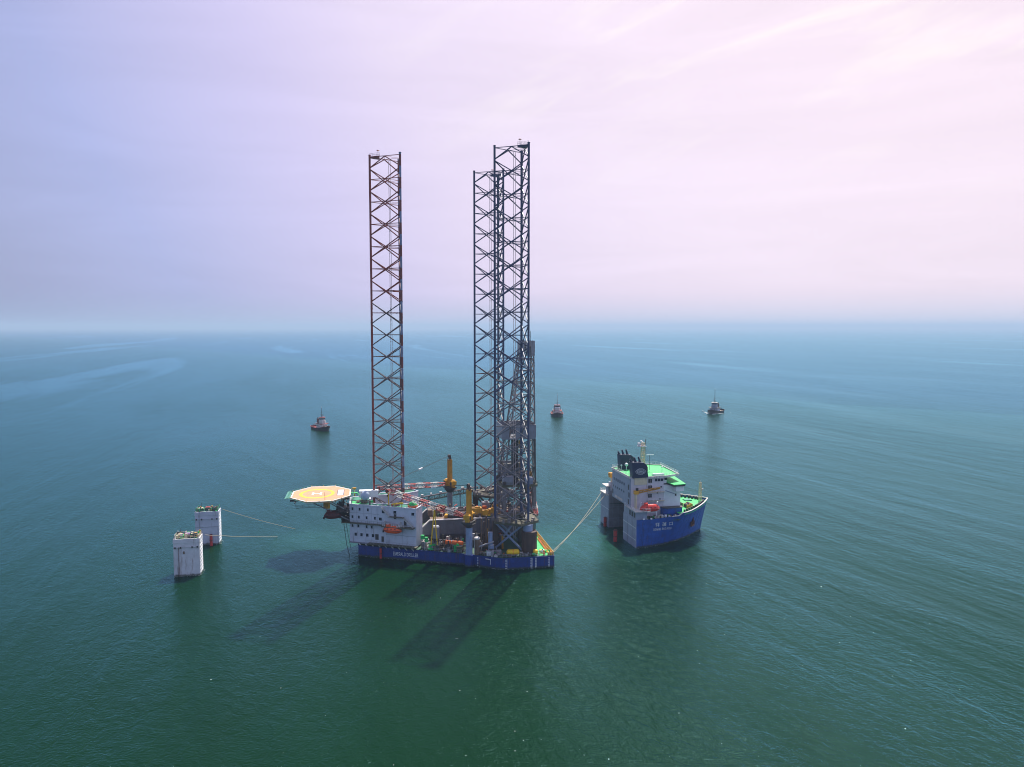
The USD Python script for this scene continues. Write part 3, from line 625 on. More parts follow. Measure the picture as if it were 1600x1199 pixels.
def dpt(i, z): t = (z - 24.9) / (79.0 - 24.9); return np.array([DB[i][0] + (DT[i][0] - DB[i][0]) * t, DB[i][1] + (DT[i][1] - DB[i][1]) * t, z])
for i in range(4): part(der, 'corner_leg', MB().beam(dpt(i, 24.9), dpt(i, 79), 0.38, 0.3, n=6), 'derrick_steel')
levels = [24.9, 31, 37, 43, 49, 54.5, 60, 65, 70, 74.5, 79]
for z0, z1 in zip(levels[:-1], levels[1:]):
    for i in range(4):
        j = (i + 1) % 4; m = MB()
        m.beam(dpt(i, z0), dpt(j, z1), 0.17, n=5).beam(dpt(j, z0), dpt(i, z1), 0.17, n=5).beam(dpt(i, z1), dpt(j, z1), 0.2, n=5)
        part(der, 'face_brace', m, 'derrick_steel')
m = MB()
z0, z1 = 76.0, 82.2
for x, y, dx, dy in ((9.95, -1.05, 5.6, 0.15), (9.95, 5.0, 5.6, 0.15), (12.95, 2, 0.15, 6.2), (6.95, 2, 0.15, 6.2)):
    for k in range(3):      # tall narrow wind panels with open joints, the lattice showing between them
        o = (k - 1) * 2.0
        part(der, 'crown_panel', MB().box((x + (o if dx > 1 else 0), y + (o if dy > 1 else 0), (z0 + z1) / 2 + (.9 if k == 1 else 0)), (1.45 if dx > 1 else dx, 1.45 if dy > 1 else dy, (z1 - z0) * (.72 if k == 1 else 1.0))), 'steel_light')
part(der, 'crown_block', MB().box((9.95, 2, 79.6), (5.4, 5.6, 0.8)).cyl(9.95, 2, 80, 81.6, 1.0, n=10), 'dark_steel')
part(der, 'crown_mast', MB().cyl(11.6, 1.2, 82.0, 86.0, 0.12, n=6), 'dark')
rb = part(der, 'racking_board', MB().box((5.5, 1.0, 43.3), (13.4, 14.5, 0.5)), 'grey_plate')
for x, y, dx, dy in ((5.5, -6.3, 13.4, 0.2), (5.5, 8.3, 13.4, 0.2), (12.3, 1.0, 0.2, 14.4), (-1.2, 1.0, 0.2, 14.4)):
    if dx > 1:
        for k in range(5):
            if y < 0 and k == 1: continue
            part(der, 'wind_wall_panel', MB().box((x - dx / 2 + dx / 5 * (k + .5), y, 46.2), (dx / 5 - 0.06, dy, 5.2)), 'grey_plate')
    else: part(der, 'wind_wall_panel', MB().box((x, y, 46.2), (dx, dy, 5.2)), 'grey_plate')
part(der, 'travelling_block', MB().box((7.5, 1.5, 40), (1.2, 1.6, 3.0)).cyl(7.5, 1.5, 26, 38.5, 0.25, n=8), 'yellow')
for k in range(3): part(der, 'stand_of_pipe', MB().box((3.5 + 1.1 * k, -2.5 + k, 34.5), (0.6, 3.0, 18.5)), 'dark_steel')
m = MB()
for k in range(5): m.cyl(11.0 + 0.35 * k, -5.4, 5, 43, 0.13, n=5)
part(der, 'standpipes', m, 'dark_steel')
m = MB()
for k in range(40):
    h = R.uniform(.6, 2.4); m.box((R.uniform(-1, 12), R.uniform(-6.8, 8), 24.95 + h / 2), (R.uniform(.4, 1.6), R.uniform(.4, 1.6), h), R.uniform(0, 90))
part(der, 'floor_tools', m, 'dark_steel', kind='stuff')
m = MB()
for k in range(40):
    m.beam((R.uniform(-2, 12), R.uniform(-7.5, 6), R.uniform(13, 22)), (R.uniform(-2, 12), R.uniform(-7.5, 6), R.uniform(13, 23)), R.uniform(.08, .25), n=5)
part(der, 'under_floor_pipes', m, 'derrick_steel', kind='stuff')

# ---- cranes
def crane(label, x, y, z0, zp, zt, root, tip, ped_r, yaw, sections, red_first=True, wall='pale_column'):
    c = holder(rig, 'crane', label)
    part(c, 'pedestal', MB().cyl(x, y, z0, zp, ped_r, n=20), wall, smooth=40)
    pf = part(c, 'platform', MB().cyl(x, y, zp, zp + 0.35, ped_r + 1.2, n=16).cyl(x, y, zp - 1.2, zp, ped_r * 1.05, ped_r + 1.1, n=16), 'dark_steel')
    part(pf, 'platform_rail', railing(MB(), [(x + (ped_r + 1.15) * math.cos(a), y + (ped_r + 1.15) * math.sin(a)) for a in np.linspace(0, 2 * math.pi, 11)], zp + 0.35, 1.1, 2), 'olive')
    a = math.radians(yaw); u = np.array([math.cos(a), math.sin(a)]); w = np.array([-u[1], u[0]])
    kp = MB()
    zb = zp + 0.35; hgt = zt - zb
    for s in (-1, 1):
        q0 = np.array([x, y]) + w * s * 0.72; q1 = np.array([x, y]) + w * s * 0.55 - u * 0.0
        kp.bar((*q0, zb), (*q1, zb + hgt * 0.86), 0.42, 1.5)
    kp.bar((x, y, zb), (x, y, zb + hgt * 0.84), 1.1, 0.9)
    k = part(c, 'king_post', kp, 'crane_yellow')
    hd_ = MB()
    for s in (-1, 1):
        q = np.array([x, y]) + w * s * 0.5
        hd_.bar((*(q - u * 0.5), zb + hgt * 0.84), (*(q + u * 0.2), zt), 0.25, 0.45).bar((*(q + u * 0.7), zb + hgt * 0.84), (*(q + u * 0.3), zt), 0.25, 0.35)
    hd_.beam((*(np.array([x, y]) - w * .6 + u * .25), zt - .3), (*(np.array([x, y]) + w * .6 + u * .25), zt - .3), .5, n=10)
    part(k, 'sheave_head', hd_, 'jack_brown')
    for s in (-1, 1):
        q = np.array([x, y]) + w * s * 2.0 - u * (0.3 if s > 0 else -0.2)
        dr = part(c, 'winch_house', MB().box((*q, zb + 2.6), (2.4, 1.9, 1.7), yaw).cyl(q[0], q[1], zb + 3.45, zb + 4.0, 1.15, 0.7, n=14).box((*q, zb + 1.2), (1.4, 1.2, 1.3), yaw), 'yellow')
        part(dr, 'dark_drum', MB().beam((*(q - u * 1.25), zb + 2.4), (*(q + u * 1.25), zb + 2.4), 0.75, n=12), 'dark_steel')
    part(c, 'machinery_deck', MB().box((x, y, zb + 0.5), (3.6, 5.2, 0.7), yaw), 'dark_steel')
    root, tip = np.array(root, float), np.array(tip, float); n = sections
    bm = holder(rig, 'crane_boom')
    for i in range(n):
        t0, t1 = i / n, (i + 1) / n
        wd = lambda t: 0.8 + 1.2 * min(1, t / 0.14) * (1.0 if t < 0.75 else 1 - 0.5 * (t - 0.75) / 0.25)
        red = (i % 2 == 0) == red_first
        part(bm, 'boom_section', lattice(root + (tip - root) * t0, root + (tip - root) * (t1 - 0.004), wd(t0), wd(t1), wd(t0) * .85, wd(t1) * .85, 2 if n > 5 else 3, 0.13, 0.085), 'red' if red else 'dirty_white')
    part(bm, 'boom_tip_sheave', MB().beam(tip - np.array([*w, 0]) * .6, tip + np.array([*w, 0]) * .6, .6, n=12), 'dark_red')
    top = np.array([x, y, zt - 0.2])
    mid = top + (tip - top) * 0.42
    sr = MB()
    for s in (-1, 1): sr.beam(top + np.array([*w, 0]) * .35 * s, tip + np.array([*w, 0]) * .3 * s, 0.05, n=4)
    part(bm, 'stay_cables', sr, 'dark')
    part(bm, 'bridle_block', MB().bar(mid - (tip - top) / np.linalg.norm(tip - top) * 0.9, mid + (tip - top) / np.linalg.norm(tip - top) * .9, .8, .5), 'white')
    part(bm, 'hook_line', MB().beam(tip, tip - [0, 0, 1.6], 0.05, n=4).box(tip - [0, 0, 1.9], (.5, .5, .7)), 'dark_red')
    return c
crane('near crane with a pale blue pedestal', -17.5, -28.5, ZD + 0.06, 15.6, 30.4, (-19.4, -27.6, 18.6), (-46.6, -10.2, 25.2), 1.25, 147, 9)
crane('far crane standing clear against the sea', -19.0, 26.0, ZD + 0.06, 17.2, 32.2, (-21.0, 25.2, 19.8), (-49.9, 9.6, 22.2), 1.2, 208, 9, True, 'grey_plate')
crane('stern crane with its boom lowered towards the viewer', 12.0, 6.0, ZD + 0.06, 18.4, 29.6, (12.4, 3.9, 19.2), (11.4, -11.5, 13.6), 1.35, -92, 5, True, 'grey_plate')
part(rig, 'boom_rest', MB().bar((-46.2, -10.6, 19.5), (-46.2, -10.6, 23.8), .35, .35).bar((-46.2, -9.2, 19.5), (-46.2, -9.2, 23.8), .35, .35).bar((-46.2, -11, 23.9), (-46.2, -8.8, 23.9), .35, .35), 'bright_yellow')
part(rig, 'boom_rest', MB().bar((-31.0, -19.6, ZD + .06), (-29.5, -20.4, 20.2), .4, .4).bar((-28.5, -21.6, ZD + .06), (-29.5, -20.4, 20.2), .4, .4), 'bright_yellow')

# ---- burner boom stowed along the far side
bb = part(rig, 'burner_boom', lattice((-36, 31.0, 11.4), (-6, 31.5, 15.8), 1.6, 1.6, 1.8, 1.8, 14, 0.13, 0.09), 'olive')
part(bb, 'boom_pipe', MB().beam((-36, 30.4, 12.4), (-6, 30.9, 16.8), 0.16, n=6).beam((-36, 31.2, 12.4), (-6, 31.7, 16.8), 0.12, n=6), 'steel_light')
m = MB()
for k in range(8): m.box((-34 + 3.6 * k + R.uniform(-1, 1), 31.2, 13.1 + 0.52 * k), (R.uniform(.5, 1.4), 1.0, R.uniform(.5, 1.2)))
part(bb, 'boom_fittings', m, 'dirty_white')
for x in (-28, -14): part(bb, 'boom_post', MB().bar((x, 29.5, ZD + 0.06), (x, 31.2, 12.4 + (x + 36) * .147), .4, .4), 'grey_plate')

# ---- deck machinery, rails and pipes that fill the open deck
def near_edge(x):
    if x < -18.6: return -8.7 + (x + 57.8) * (-18.9 / 39.2)
    if x < -6.3: return -27.6 + (x + 18.6) * (-7.9 / 12.3)
    return -35.5
edge = [(x, near_edge(x) + 0.35) for x in (-34, -27, -20)] + [(-15.2, near_edge(-15.2) + .35), (-6.3, -35.1), (12.7, -35.1), (12.7, 34)]
part(rig, 'deck_rail', railing(MB(), edge[:3], ZD + .05, 1.15, 1.6), 'steel_light'); part(rig, 'deck_rail', railing(MB(), edge[3:6], ZD + .05, 1.15, 1.8), 'steel_light')
part(rig, 'deck_rail', railing(MB(), [(x, -near_edge(x) - .35) for x in (-34, -20, -7, 12)], ZD + .05, 1.15, 2.0), 'dark_steel')
PAL = ['olive', 'olive', 'olive', 'derrick_steel', 'derrick_steel', 'steel_light', 'steel_light', 'dark_steel', 'dark_steel', 'dark_steel', 'dirty_white', 'brown_deck', 'jack_brown', 'bright_green', 'orange']
from shapely.geometry import Point
HIN = Polygon(HULL).buffer(-0.5)
def clutter(n, x0, x1, yf, hmax, pal=PAL, z=ZD + 0.055):
    for _ in range(n):
        x = R.uniform(x0, x1); ya, yb = yf(x); y = R.uniform(ya, yb); kind = R.random(); h = R.uniform(0.5, hmax); mt = R.choice(pal)
        if kind < 0.35: part(rig, 'deck_unit', MB().box((x, y, z + h / 2), (R.uniform(.5, 2.4), R.uniform(.5, 1.6), h), R.choice([0, -26, 10, 64])), mt)
        elif kind < 0.6: part(rig, 'deck_post', MB().cyl(x, y, z, z + h * 1.6, R.uniform(.08, .3), n=8).sphere((x, y, z + h * 1.6), R.uniform(.15, .4), 1), mt)
        elif kind < 0.85:
            L = R.uniform(1.5, 5); a = math.radians(R.choice([-26, -26, 64, 10]))
            if not HIN.contains(Point(x + L * math.cos(a), y + L * math.sin(a))): L = -L * .6
            if not HIN.contains(Point(x + L * math.cos(a), y + L * math.sin(a))): continue
            part(rig, 'pipe_run', MB().beam((x, y, z + h), (x + L * math.cos(a), y + L * math.sin(a), z + h), R.uniform(.08, .22), n=6).beam((x, y, z), (x, y, z + h), .09, n=5), mt)
        else: part(rig, 'cable_reel', MB().beam((x - .5, y, z + .7), (x + .5, y, z + .7), R.uniform(.4, .7), n=12), mt)
clutter(130, -34, -19.5, lambda x: (near_edge(x) + 0.7, near_edge(x) + 6.5), 2.6)
clutter(44, -14.5, -7, lambda x: (near_edge(x) + 0.8, near_edge(x) + 7), 2.6)
clutter(40, -30, -19, lambda x: (near_edge(x) + 4, -12.5), 3.4)
clutter(30, -14, -4, lambda x: (-24, -11), 6.0, ['jack_brown', 'brown_deck', 'olive', 'dark_steel', 'dirty_white', 'crane_yellow', 'derrick_steel'])
clutter(44, -16, 4, lambda x: (-9, 6), 3.0, ['crane_yellow', 'orange', 'brown_deck', 'yellow', 'steel_light', 'dark_steel', 'pipe_pale', 'red'], 12.46)
clutter(60, -30, -4, lambda x: (-8, 8), 1.8, ['brown_deck', 'olive', 'dark_steel', 'derrick_steel', 'dirty_white', 'crane_yellow', 'red', 'jack_brown', 'deck_green', 'bright_yellow'], 12.46)
clutter(26, -6, 6.5, lambda x: (-34.6, -32.6), 1.2)
clutter(12, 9, 12, lambda x: (-34.6, -30), 1.0, ['bright_yellow', 'bright_green', 'orange', 'white', 'olive'])
clutter(46, -32, -8, lambda x: (14, -near_edge(x) - 1.0), 3.2, ['dark_steel', 'dark_steel', 'dark', 'derrick_steel', 'olive', 'brown_deck', 'roof_green', 'dirty_white', 'yellow'])
clutter(26, -8, 9, lambda x: (12.5, 33.5), 2.4, ['dark_steel', 'derrick_steel', 'olive', 'yellow', 'dirty_white'])
clutter(24, -9.5, -3, lambda x: (-16, -11), 5.0, ['jack_brown', 'brown_deck', 'steel_light', 'orange', 'dark_steel'])
part(rig, 'plant_room', MB().box((-22.5, -10.4, 5.6), (20, 2.0, 2.7)), 'dark_steel')
for k in range(9): part(rig, 'plant_room_door', MB().box((-31 + 2.1 * k, -11.44, 5.4), (.9, .06, 1.9)), R.choice(['olive', 'grey_plate', 'dark']))
part(rig, 'deck_wall', MB().box((-20, 30.0, 6.4), (20, .3, 4.2), -32), 'dark_steel'); 
for x, y, z1 in ((-12.6, -26.5, 17), (-11.7, -26.0, 15.5), (-10.6, -25.0, 17.5), (-9.6, -24.5, 16)):
    part(rig, 'vent_pipe', MB().cyl(x, y, ZD + .06, z1, .28, n=8), R.choice(['jack_brown', 'brown_deck']))
part(rig, 'pale_column', MB().cyl(-9.6, -28.6, ZD + .06, 12.2, .85, n=14), 'pale_column', smooth=40)
part(rig, 'grey_pipe', MB().beam((-15, -29.6, 7.0), (-8.5, -29.5, 8.9), .3, n=8), 'steel_light')
for k in range(4):
    x = 11.3 + 0.36 * k
    part(rig, 'stern_pipe', MB().beam((x - 0.1, -30.5 + 0.9 * k, ZD + .4), (x + 0.2, -13 + 0.3 * k, ZD + .4), .13, n=8), ('crane_yellow', 'orange', 'brown_deck', 'crane_yellow')[k])
part(rig, 'stern_rail', railing(MB(), [(12.75, -35.2), (12.75, -4)], ZD + .05, 1.3, 1.5, 0.09), 'yellow', label='yellow guard rail along the stern edge')
part(rig, 'stern_guard', MB().box((12.6, -21, ZD + .35), (0.5, 26, .5)), 'yellow')
part(rig, 'mooring_bitts', MB().cyl(11.9, -34.6, ZD + .06, ZD + 1.2, .35, n=10).cyl(11.0, -34.6, ZD + .06, ZD + 1.2, .35, n=10), 'yellow')
for x in (4.4, 5.9): part(hull, 'hanging_line', MB().bar((x, -35.56, 0.0), (x, -35.56, ZD), .07, .07), 'white')
# green walkways beside the deckhouse
for p, d in (((-33.8, -17.2, 8.4), (1.2, 1.0, 1.6)), ((-32.4, -17.8, 7.4), (1.1, 1.0, 2.2)), ((-29.8, -19.6, 6.0), (1.8, 1.2, .9)), ((-21.2, -24.6, 6.2), (.9, .9, 2.2)), ((-31.0, -21.0, 4.9), (2.0, .8, .5))):
    part(rig, 'green_locker', MB().box(p, d, -26), 'bright_green')

# ------------------------------------------------------------------ loose things on and round the rig
def lifeboat(name, label, p, rz, L, Bm, Hh, mat, canopy='round'):
    t = thing(name, label, 'lifeboat', p, rz)
    n, k = 15, 14; V = []
    for i in range(n):
        s = -1 + 2 * i / (n - 1); e = (1 - abs(s) ** 3.2); w = Bm / 2 * max(0.06, e ** 0.6); top = Hh * (0.50 + 0.50 * max(0, 1 - abs(s * 1.05) ** 5)); bot = Hh * 0.30 * abs(s) ** 3
        for j in range(k):
            a = 2 * math.pi * j / k; y = w * math.cos(a); zz = math.sin(a)
            z = Hh * 0.45 + (zz * (top - Hh * 0.45) if zz > 0 else zz * (Hh * 0.45 - bot)); V.append((s * L / 2, y * (1 - 0.25 * max(0, zz)), z))
    F = [q for i in range(n - 1) for j in range(k) for q in ((i * k + j, (i + 1) * k + j, (i + 1) * k + (j + 1) % k), (i * k + j, (i + 1) * k + (j + 1) % k, i * k + (j + 1) % k))]
    F += [(0, j + 1, j) for j in range(1, k - 1)] + [((n - 1) * k, (n - 1) * k + j, (n - 1) * k + j + 1) for j in range(1, k - 1)]
    b = part(t, 'hull', (np.array(V), np.array([(a, c, d) for a, c, d in F])), mat, smooth=50)
    part(t, 'rubbing_strake', MB().box((0, 0, Hh * .45), (L * .86, Bm * 1.03, .14)), 'dark_red' if mat != 'dark_red' else 'dark')
    part(t, 'conning_dome', MB().box((-L * .22, 0, Hh * .98), (L * .2, Bm * .5, Hh * .34)), mat)
    for q in range(3): part(t, 'porthole', MB().box((-L * .2 + L * .2 * q, -Bm * .455, Hh * .66), (.4, .12, .3)), 'dark')
    for q in (-.33, .33): part(t, 'lifting_hook', MB().cyl(L * q, 0, Hh * .88, Hh * 1.22, .10, n=6), 'white')
    part(t, 'propeller_guard', MB().cyl(-L * .5, 0, .2, .9, .35, n=8), 'dark')
    return t
pmid = hp(0.675, 1.55, 9.9)
rig_boat = lifeboat('lifeboat', 'bright orange enclosed lifeboat hanging from the white deckhouse of the rig', rworld(pmid), RA + math.degrees(math.atan2(hd[1], hd[0])), 7.6, 2.6, 3.0, 'lifeboat_orange')
dv = MB()
for u in (0.56, 0.79): dv.bar(hp(u, 0.1, 13.8), hp(u, 1.9, 14.6), .25, .3).bar(hp(u, 0.1, 12.4), hp(u, 1.6, 14.4), .2, .25).bar(hp(u, 1.55, 14.5), hp(u, 1.55, 13.2), .07, .07)
part(house, 'davit', dv, 'dirty_white')
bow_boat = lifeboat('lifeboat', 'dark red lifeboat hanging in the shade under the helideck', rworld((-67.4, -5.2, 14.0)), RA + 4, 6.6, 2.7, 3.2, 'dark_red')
part(house, 'davit', MB().bar((-65, -5.2, 16.9), (-65, -5.2, 18.0), .2, .2).bar((-69.6, -5.2, 16.8), (-69.6, -5.2, 20.5), .2, .2).bar((-70, -5.2, 17.2), (-61, -5.2, 17.4), .25, .3), 'dark_steel')

t = rthing('pressure_tank', 'long yellow horizontal tank in front of the near leg at the stern', 'tank', (-2.0, -33.4, ZD + .06), 0, 'yellow tanks at the stern of the rig')
part(t, 'shell', MB().capsule((-1.9, 0, 1.45), (1.9, 0, 1.45), 1.05), 'bright_yellow', smooth=50)
for x in (-1.2, 1.2): part(t, 'saddle', MB().box((x, 0, .35), (.4, 1.7, .7)), 'olive')
part(t, 'hoop', MB().beam((-.08, 0, 1.45), (.08, 0, 1.45), 1.09, n=14), 'orange')
t = rthing('pressure_tank', 'short yellow tank right of the brown jack house at the stern', 'tank', (6.3, -33.6, ZD + .06), 0, 'yellow tanks at the stern of the rig')
part(t, 'shell', MB().capsule((-.5, 0, 1.2), (.5, 0, 1.2), .95), 'bright_yellow', smooth=50)
part(t, 'saddle', MB().box((0, 0, .25), (.9, 1.4, .5)), 'bright_green')
t = rthing('storage_box', 'small white box left of the near stern leg at the deck edge', 'box', (-10.2, -30.9, ZD + .06), -12)
part(t, 'body', MB().box((0, 0, .8), (2.2, 1.5, 1.6)), 'white'); part(t, 'lid', MB().box((0, 0, 1.68), (2.3, 1.6, .14)), 'steel_light')
t = rthing('storage_box', 'grey box beside the small white box at the near deck edge', 'box', (-9.0, -29.0, ZD + .06), 8)
part(t, 'body', MB().box((0, 0, 1.6), (1.7, 1.4, 3.2)), 'pale_column'); part(t, 'lid', MB().box((0, 0, 3.27), (1.8, 1.5, .12)), 'dirty_white')
t = rthing('round_tank', 'grey upright tank with a white top in front of the grey girder', 'tank', (-28.8, -18.6, ZD + .06))
part(t, 'shell', MB().cyl(0, 0, 4.0, 8.2, 1.25, n=20), 'grey_plate', smooth=40); part(t, 'top', MB().cyl(0, 0, 8.2, 8.7, 1.3, 1.1, n=20), 'white'); part(t, 'stand', MB().box((0, 0, 2.0), (1.9, 1.9, 4.0)), 'dark_steel')
t = rthing('round_tank', 'upright brown tank with a pale dished top beside the pale blue crane pedestal', 'tank', (-14.6, -29.0, ZD + .06))
part(t, 'shell', MB().cyl(0, 0, 0, 6.0, 1.0, n=18), 'brown_deck', smooth=40); part(t, 'top', MB().sphere((0, 0, 6.0), 1.15, 2, (1, 1, .55)), 'dirty_white', smooth=True)
part(t, 'ladder', MB().bar((-1.1, -.4, 0), (-1.1, -.4, 5.8), .35, .08), 'white')
for k, (x, y) in enumerate(((-24.6, -22.3), (-22.3, -23.3), (-20.2, -24.3))):
    t = rthing('gas_tank', ('leftmost', 'middle', 'rightmost')[k] + ' orange tank of the row of three left of the pale blue crane pedestal', 'tank', (x, y, ZD + 2.4), -26, 'row of orange red tanks on the near deck')
    part(t, 'shell', MB().capsule((-.75, 0, .85), (.75, 0, .85), .8), 'orange', smooth=50); part(t, 'frame', MB().box((0, 0, -1.1), (2.0, 1.5, 2.2)), 'dark_steel')
for k in range(3):
    t = rthing('pipe_stack', ['dark stack of drill pipe lying on the brown pipe deck by the crane', 'brown stack of drill pipe lying on the brown pipe deck behind the deckhouse', 'grey stack of drill pipe lying on the far half of the pipe deck'][k], 'pipes', ((-17.5, -5.4, 12.46), (-20.5, -1.0, 12.46), (-18, 4.0, 12.46))[k], 0, 'drill pipe stacks on the pipe deck')
    for r_ in range(3):
        for q in range(6 - r_): part(t, 'pipe', MB().beam((-5.5 + R.uniform(-.4, .4), -1 + .4 * q + .2 * r_, .2 + .35 * r_), (5.5 + R.uniform(-.4, .4), -1 + .4 * q + .2 * r_, .2 + .35 * r_), .18, n=6), ('dark_steel', 'brown_deck', 'derrick_steel')[k])
for k, (x, y) in enumerate(((-25.5, 15), (-21.6, 16.2))):
    t = rthing('shipping_skid', ['dark green tank skid on the far side of the deck', 'red brown skid on the far side of the deck'][k], 'skid', (x, y, ZD + .06), 10 * k, None)
    part(t, 'frame', MB().box((0, 0, .2), (4.2, 2.4, .4)), 'dark_steel'); part(t, 'tank', MB().capsule((-1.6, 0, 4.4), (1.6, 0, 4.4), 1.1), ('roof_green', 'tug_red')[k], smooth=50)
    part(t, 'legs', MB().box((-1.3, 0, 2.0), (.4, 1.8, 3.6)).box((1.3, 0, 2.0), (.4, 1.8, 3.6)), 'dark_steel')

# ------------------------------------------------------------------ heavy-lift ship's fore body (local x forward, y to the far side) and its two stern towers
SO, SA = np.array([44.9, 320.8, 0.0]), 12.2
ship = thing('heavy_lift_ship', 'blue and white heavy-lift ship with green decks and two dark blue funnels', 'ship', SO, SA)
def sworld(p):
    a = math.radians(SA); x, y, z = p; return (SO[0] + x * math.cos(a) - y * math.sin(a), SO[1] + x * math.sin(a) + y * math.cos(a), z)
BEAM = 21.5
DECK = np.array([(0, 21.5), (6, 21.5), (12, 21.5), (18, 21.5), (21.5, 20.6), (24.5, 18.7), (28, 15.6), (31.5, 12.1), (34, 9.4), (36.4, 6.6), (38.4, 3.9), (39.8, 1.9), (40.6, .8), (40.9, 0)])
WATL = np.array([(0, 21.4), (3.8, 20.9), (7.6, 20.0), (12, 18.5), (16.5, 16.4), (21, 13.6), (25.9, 10.3), (29, 7.8), (31.5, 5.7), (34, 3.5), (35.5, 2.1), (36.8, 1.1), (37.5, .5), (37.8, 0)])
tt = np.linspace(0, 13, 27)
def fine(t): return np.stack([np.interp(tt, np.arange(14), t[:, 0]), np.interp(tt, np.arange(14), t[:, 1])], 1)
DECK, WATL = fine(DECK), fine(WATL)
def ztop(x): return 11.3 + 0.9 * max(0, min(1, (x - 6) / 13)) if x < 19.5 else 13.1 + 0.45 * ((x - 19.5) / 21)
def section(f): return WATL + (DECK - WATL) * f ** 1.15
lvl = []
for f in np.linspace(0, 1, 7):
    o = [(x, -y) for x, y in section(f)]; o += [(x, -y) for x, y in o[-2::-1]]
    lvl.append([(x, y, -0.6 + (ztop(x) + 0.6) * f) for x, y in o])
n = len(lvl[0]); V = np.vstack(lvl); F = []
for l in range(6):
    for i in range(n - 1): a = l * n + i; F += [(a, a + 1, a + n + 1), (a, a + n + 1, a + n)]
def side_y(x, z):
    """half breadth of the flared side at (x, z)"""
    sc = section(max(0, min(1, (z + .6) / (ztop(x) + .6)))); return float(np.interp(x, sc[:, 0], sc[:, 1]))
def on_side(mesh):
    """lays lettering drawn at y = 0 on to the flared near side"""
    v, f = mesh; v = np.array(v, float); v[:, 1] += [-side_y(x, z) - .10 for x, _, z in v]; return v, f
shell = part(ship, 'hull', (V, np.array(F)), 'ship_blue', smooth=35)
top = lvl[-1]
# bulwark rail in white on top of the shell
m = MB()
for a, b in zip(top[:-1], top[1:]):
    if a[0] > 17 or b[0] > 17: m.bar((a[0] , a[1], a[2] + .05), (b[0], b[1], b[2] + .05), .5, .22)
part(shell, 'rail_cap', m, 'dirty_white')
# decks: aft working deck and green fore deck (portal notch left open)
NOTCH_N, NOTCH_F, NOTCH_X = -7.2, 11.0, 14.0
half = [(x, y) for x, y, z in top]
poly = Polygon([(x * 0.995, y * 0.985) for x, y in half])
from shapely.geometry import box as sbox
notch = sbox(-5, NOTCH_N, NOTCH_X, NOTCH_F)
aftd = poly.intersection(sbox(0.02, -30, 19.0, 30)).difference(notch)
fore = poly.intersection(sbox(19.0, -30, 60, 30))
m = MB()
for g in getattr(aftd, 'geoms', [aftd]): m.prism(g, 10.3, 10.6)
part(ship, 'working_deck', m, 'deck_green')
fdk = part(ship, 'fore_deck', MB().prism(fore, 12.2, 12.5), 'bright_green')
part(fdk, 'deck_step', MB().box((18.95, 0, 11.5), (0.12, 40, 1.9)), 'ship_blue')
# grey tower faces round the open portal
m = MB().box((-0.16, (-BEAM + NOTCH_N) / 2, 5.4), (0.3, BEAM + NOTCH_N, 11.9))
tn = part(ship, 'stern_face', m, 'stern_grey')
m = MB()
for z in (3.2, 8.0): m.box((-0.34, (-BEAM + NOTCH_N) / 2, z), (0.06, BEAM + NOTCH_N, 0.14))
part(tn, 'paint_line', m, 'white')
m = MB()
for y in (-17.5, -12.5): m.box((-0.34, y, 5.5), (.06, .16, 11))
part(tn, 'plate_seam', m, 'grey_plate')
tf = part(ship, 'stern_face', MB().box((-0.16, (BEAM + NOTCH_F) / 2, 6.7), (0.3, BEAM - NOTCH_F, 14.6)), 'stern_grey')
part(tf, 'paint_line', MB().box((-0.34, (BEAM + NOTCH_F) / 2, 8.0), (0.06, BEAM - NOTCH_F, 0.12)), 'white')
part(ship, 'portal_wall', MB().box((NOTCH_X / 2, NOTCH_F + .15, 7.0), (NOTCH_X, .3, 15.2)), 'grey_plate')
part(ship, 'portal_wall', MB().box((NOTCH_X / 2, NOTCH_N - .15, 7.0), (NOTCH_X, .3, 15.2)), 'grey_plate')
pw = part(ship, 'portal_wall', MB().box((NOTCH_X + .15, (NOTCH_N + NOTCH_F) / 2, 7.0), (.3, NOTCH_F - NOTCH_N, 15.2)), 'grey_plate')
m = MB()
for k in range(5): m.box((NOTCH_X / 5 * (k + .5), NOTCH_F - .02, 7), (.1, .08, 15))
for z in (4, 9): m.box((NOTCH_X / 2, NOTCH_F - .03, z), (NOTCH_X, .1, .15))
part(pw, 'wall_seams', m, 'stern_grey')
# far tower top with mooring platform
part(ship, 'mooring_platform', MB().box((1.6, 17.2, 14.1), (4.4, 9.6, .5)), 'dirty_white')
part(ship, 'platform_house', MB().box((1.9, 14.2, 16.0), (3.4, 3.6, 3.4)).box((2.0, 12.2, 18.0), (3, 3, 3.6)), 'stern_grey')
part(ship, 'platform_wing', MB().box((0.0, 14.0, 18.2), (2.8, 6.0, .35)), 'dirty_white')
part(ship, 'platform_rail', railing(MB(), [(-.5, 12.4), (-.5, 21.6), (3.6, 21.6)], 14.35, 1.1, 1.4), 'white')
# near tower storey with dark openings and boat deck
part(ship, 'tower_storey', MB().box((2.2, -14.3, 12.5), (4.6, 13.4, 3.8)), 'stern_grey')
for y in (-19.4, -17.0, -14.4): part(ship, 'tower_opening', MB().box((-0.12, y, 12.8), (.1, 1.5, 1.9)), 'dark')
bd = part(ship, 'boat_deck', MB().box((2.6, -15.4, 14.55), (6.2, 12.6, .3)), 'dirty_white')
part(bd, 'boat_deck_rail', railing(MB(), [(-.4, -9.0), (-.4, -21.6), (5.6, -21.6)], 14.7, 1.1, 1.4), 'white')
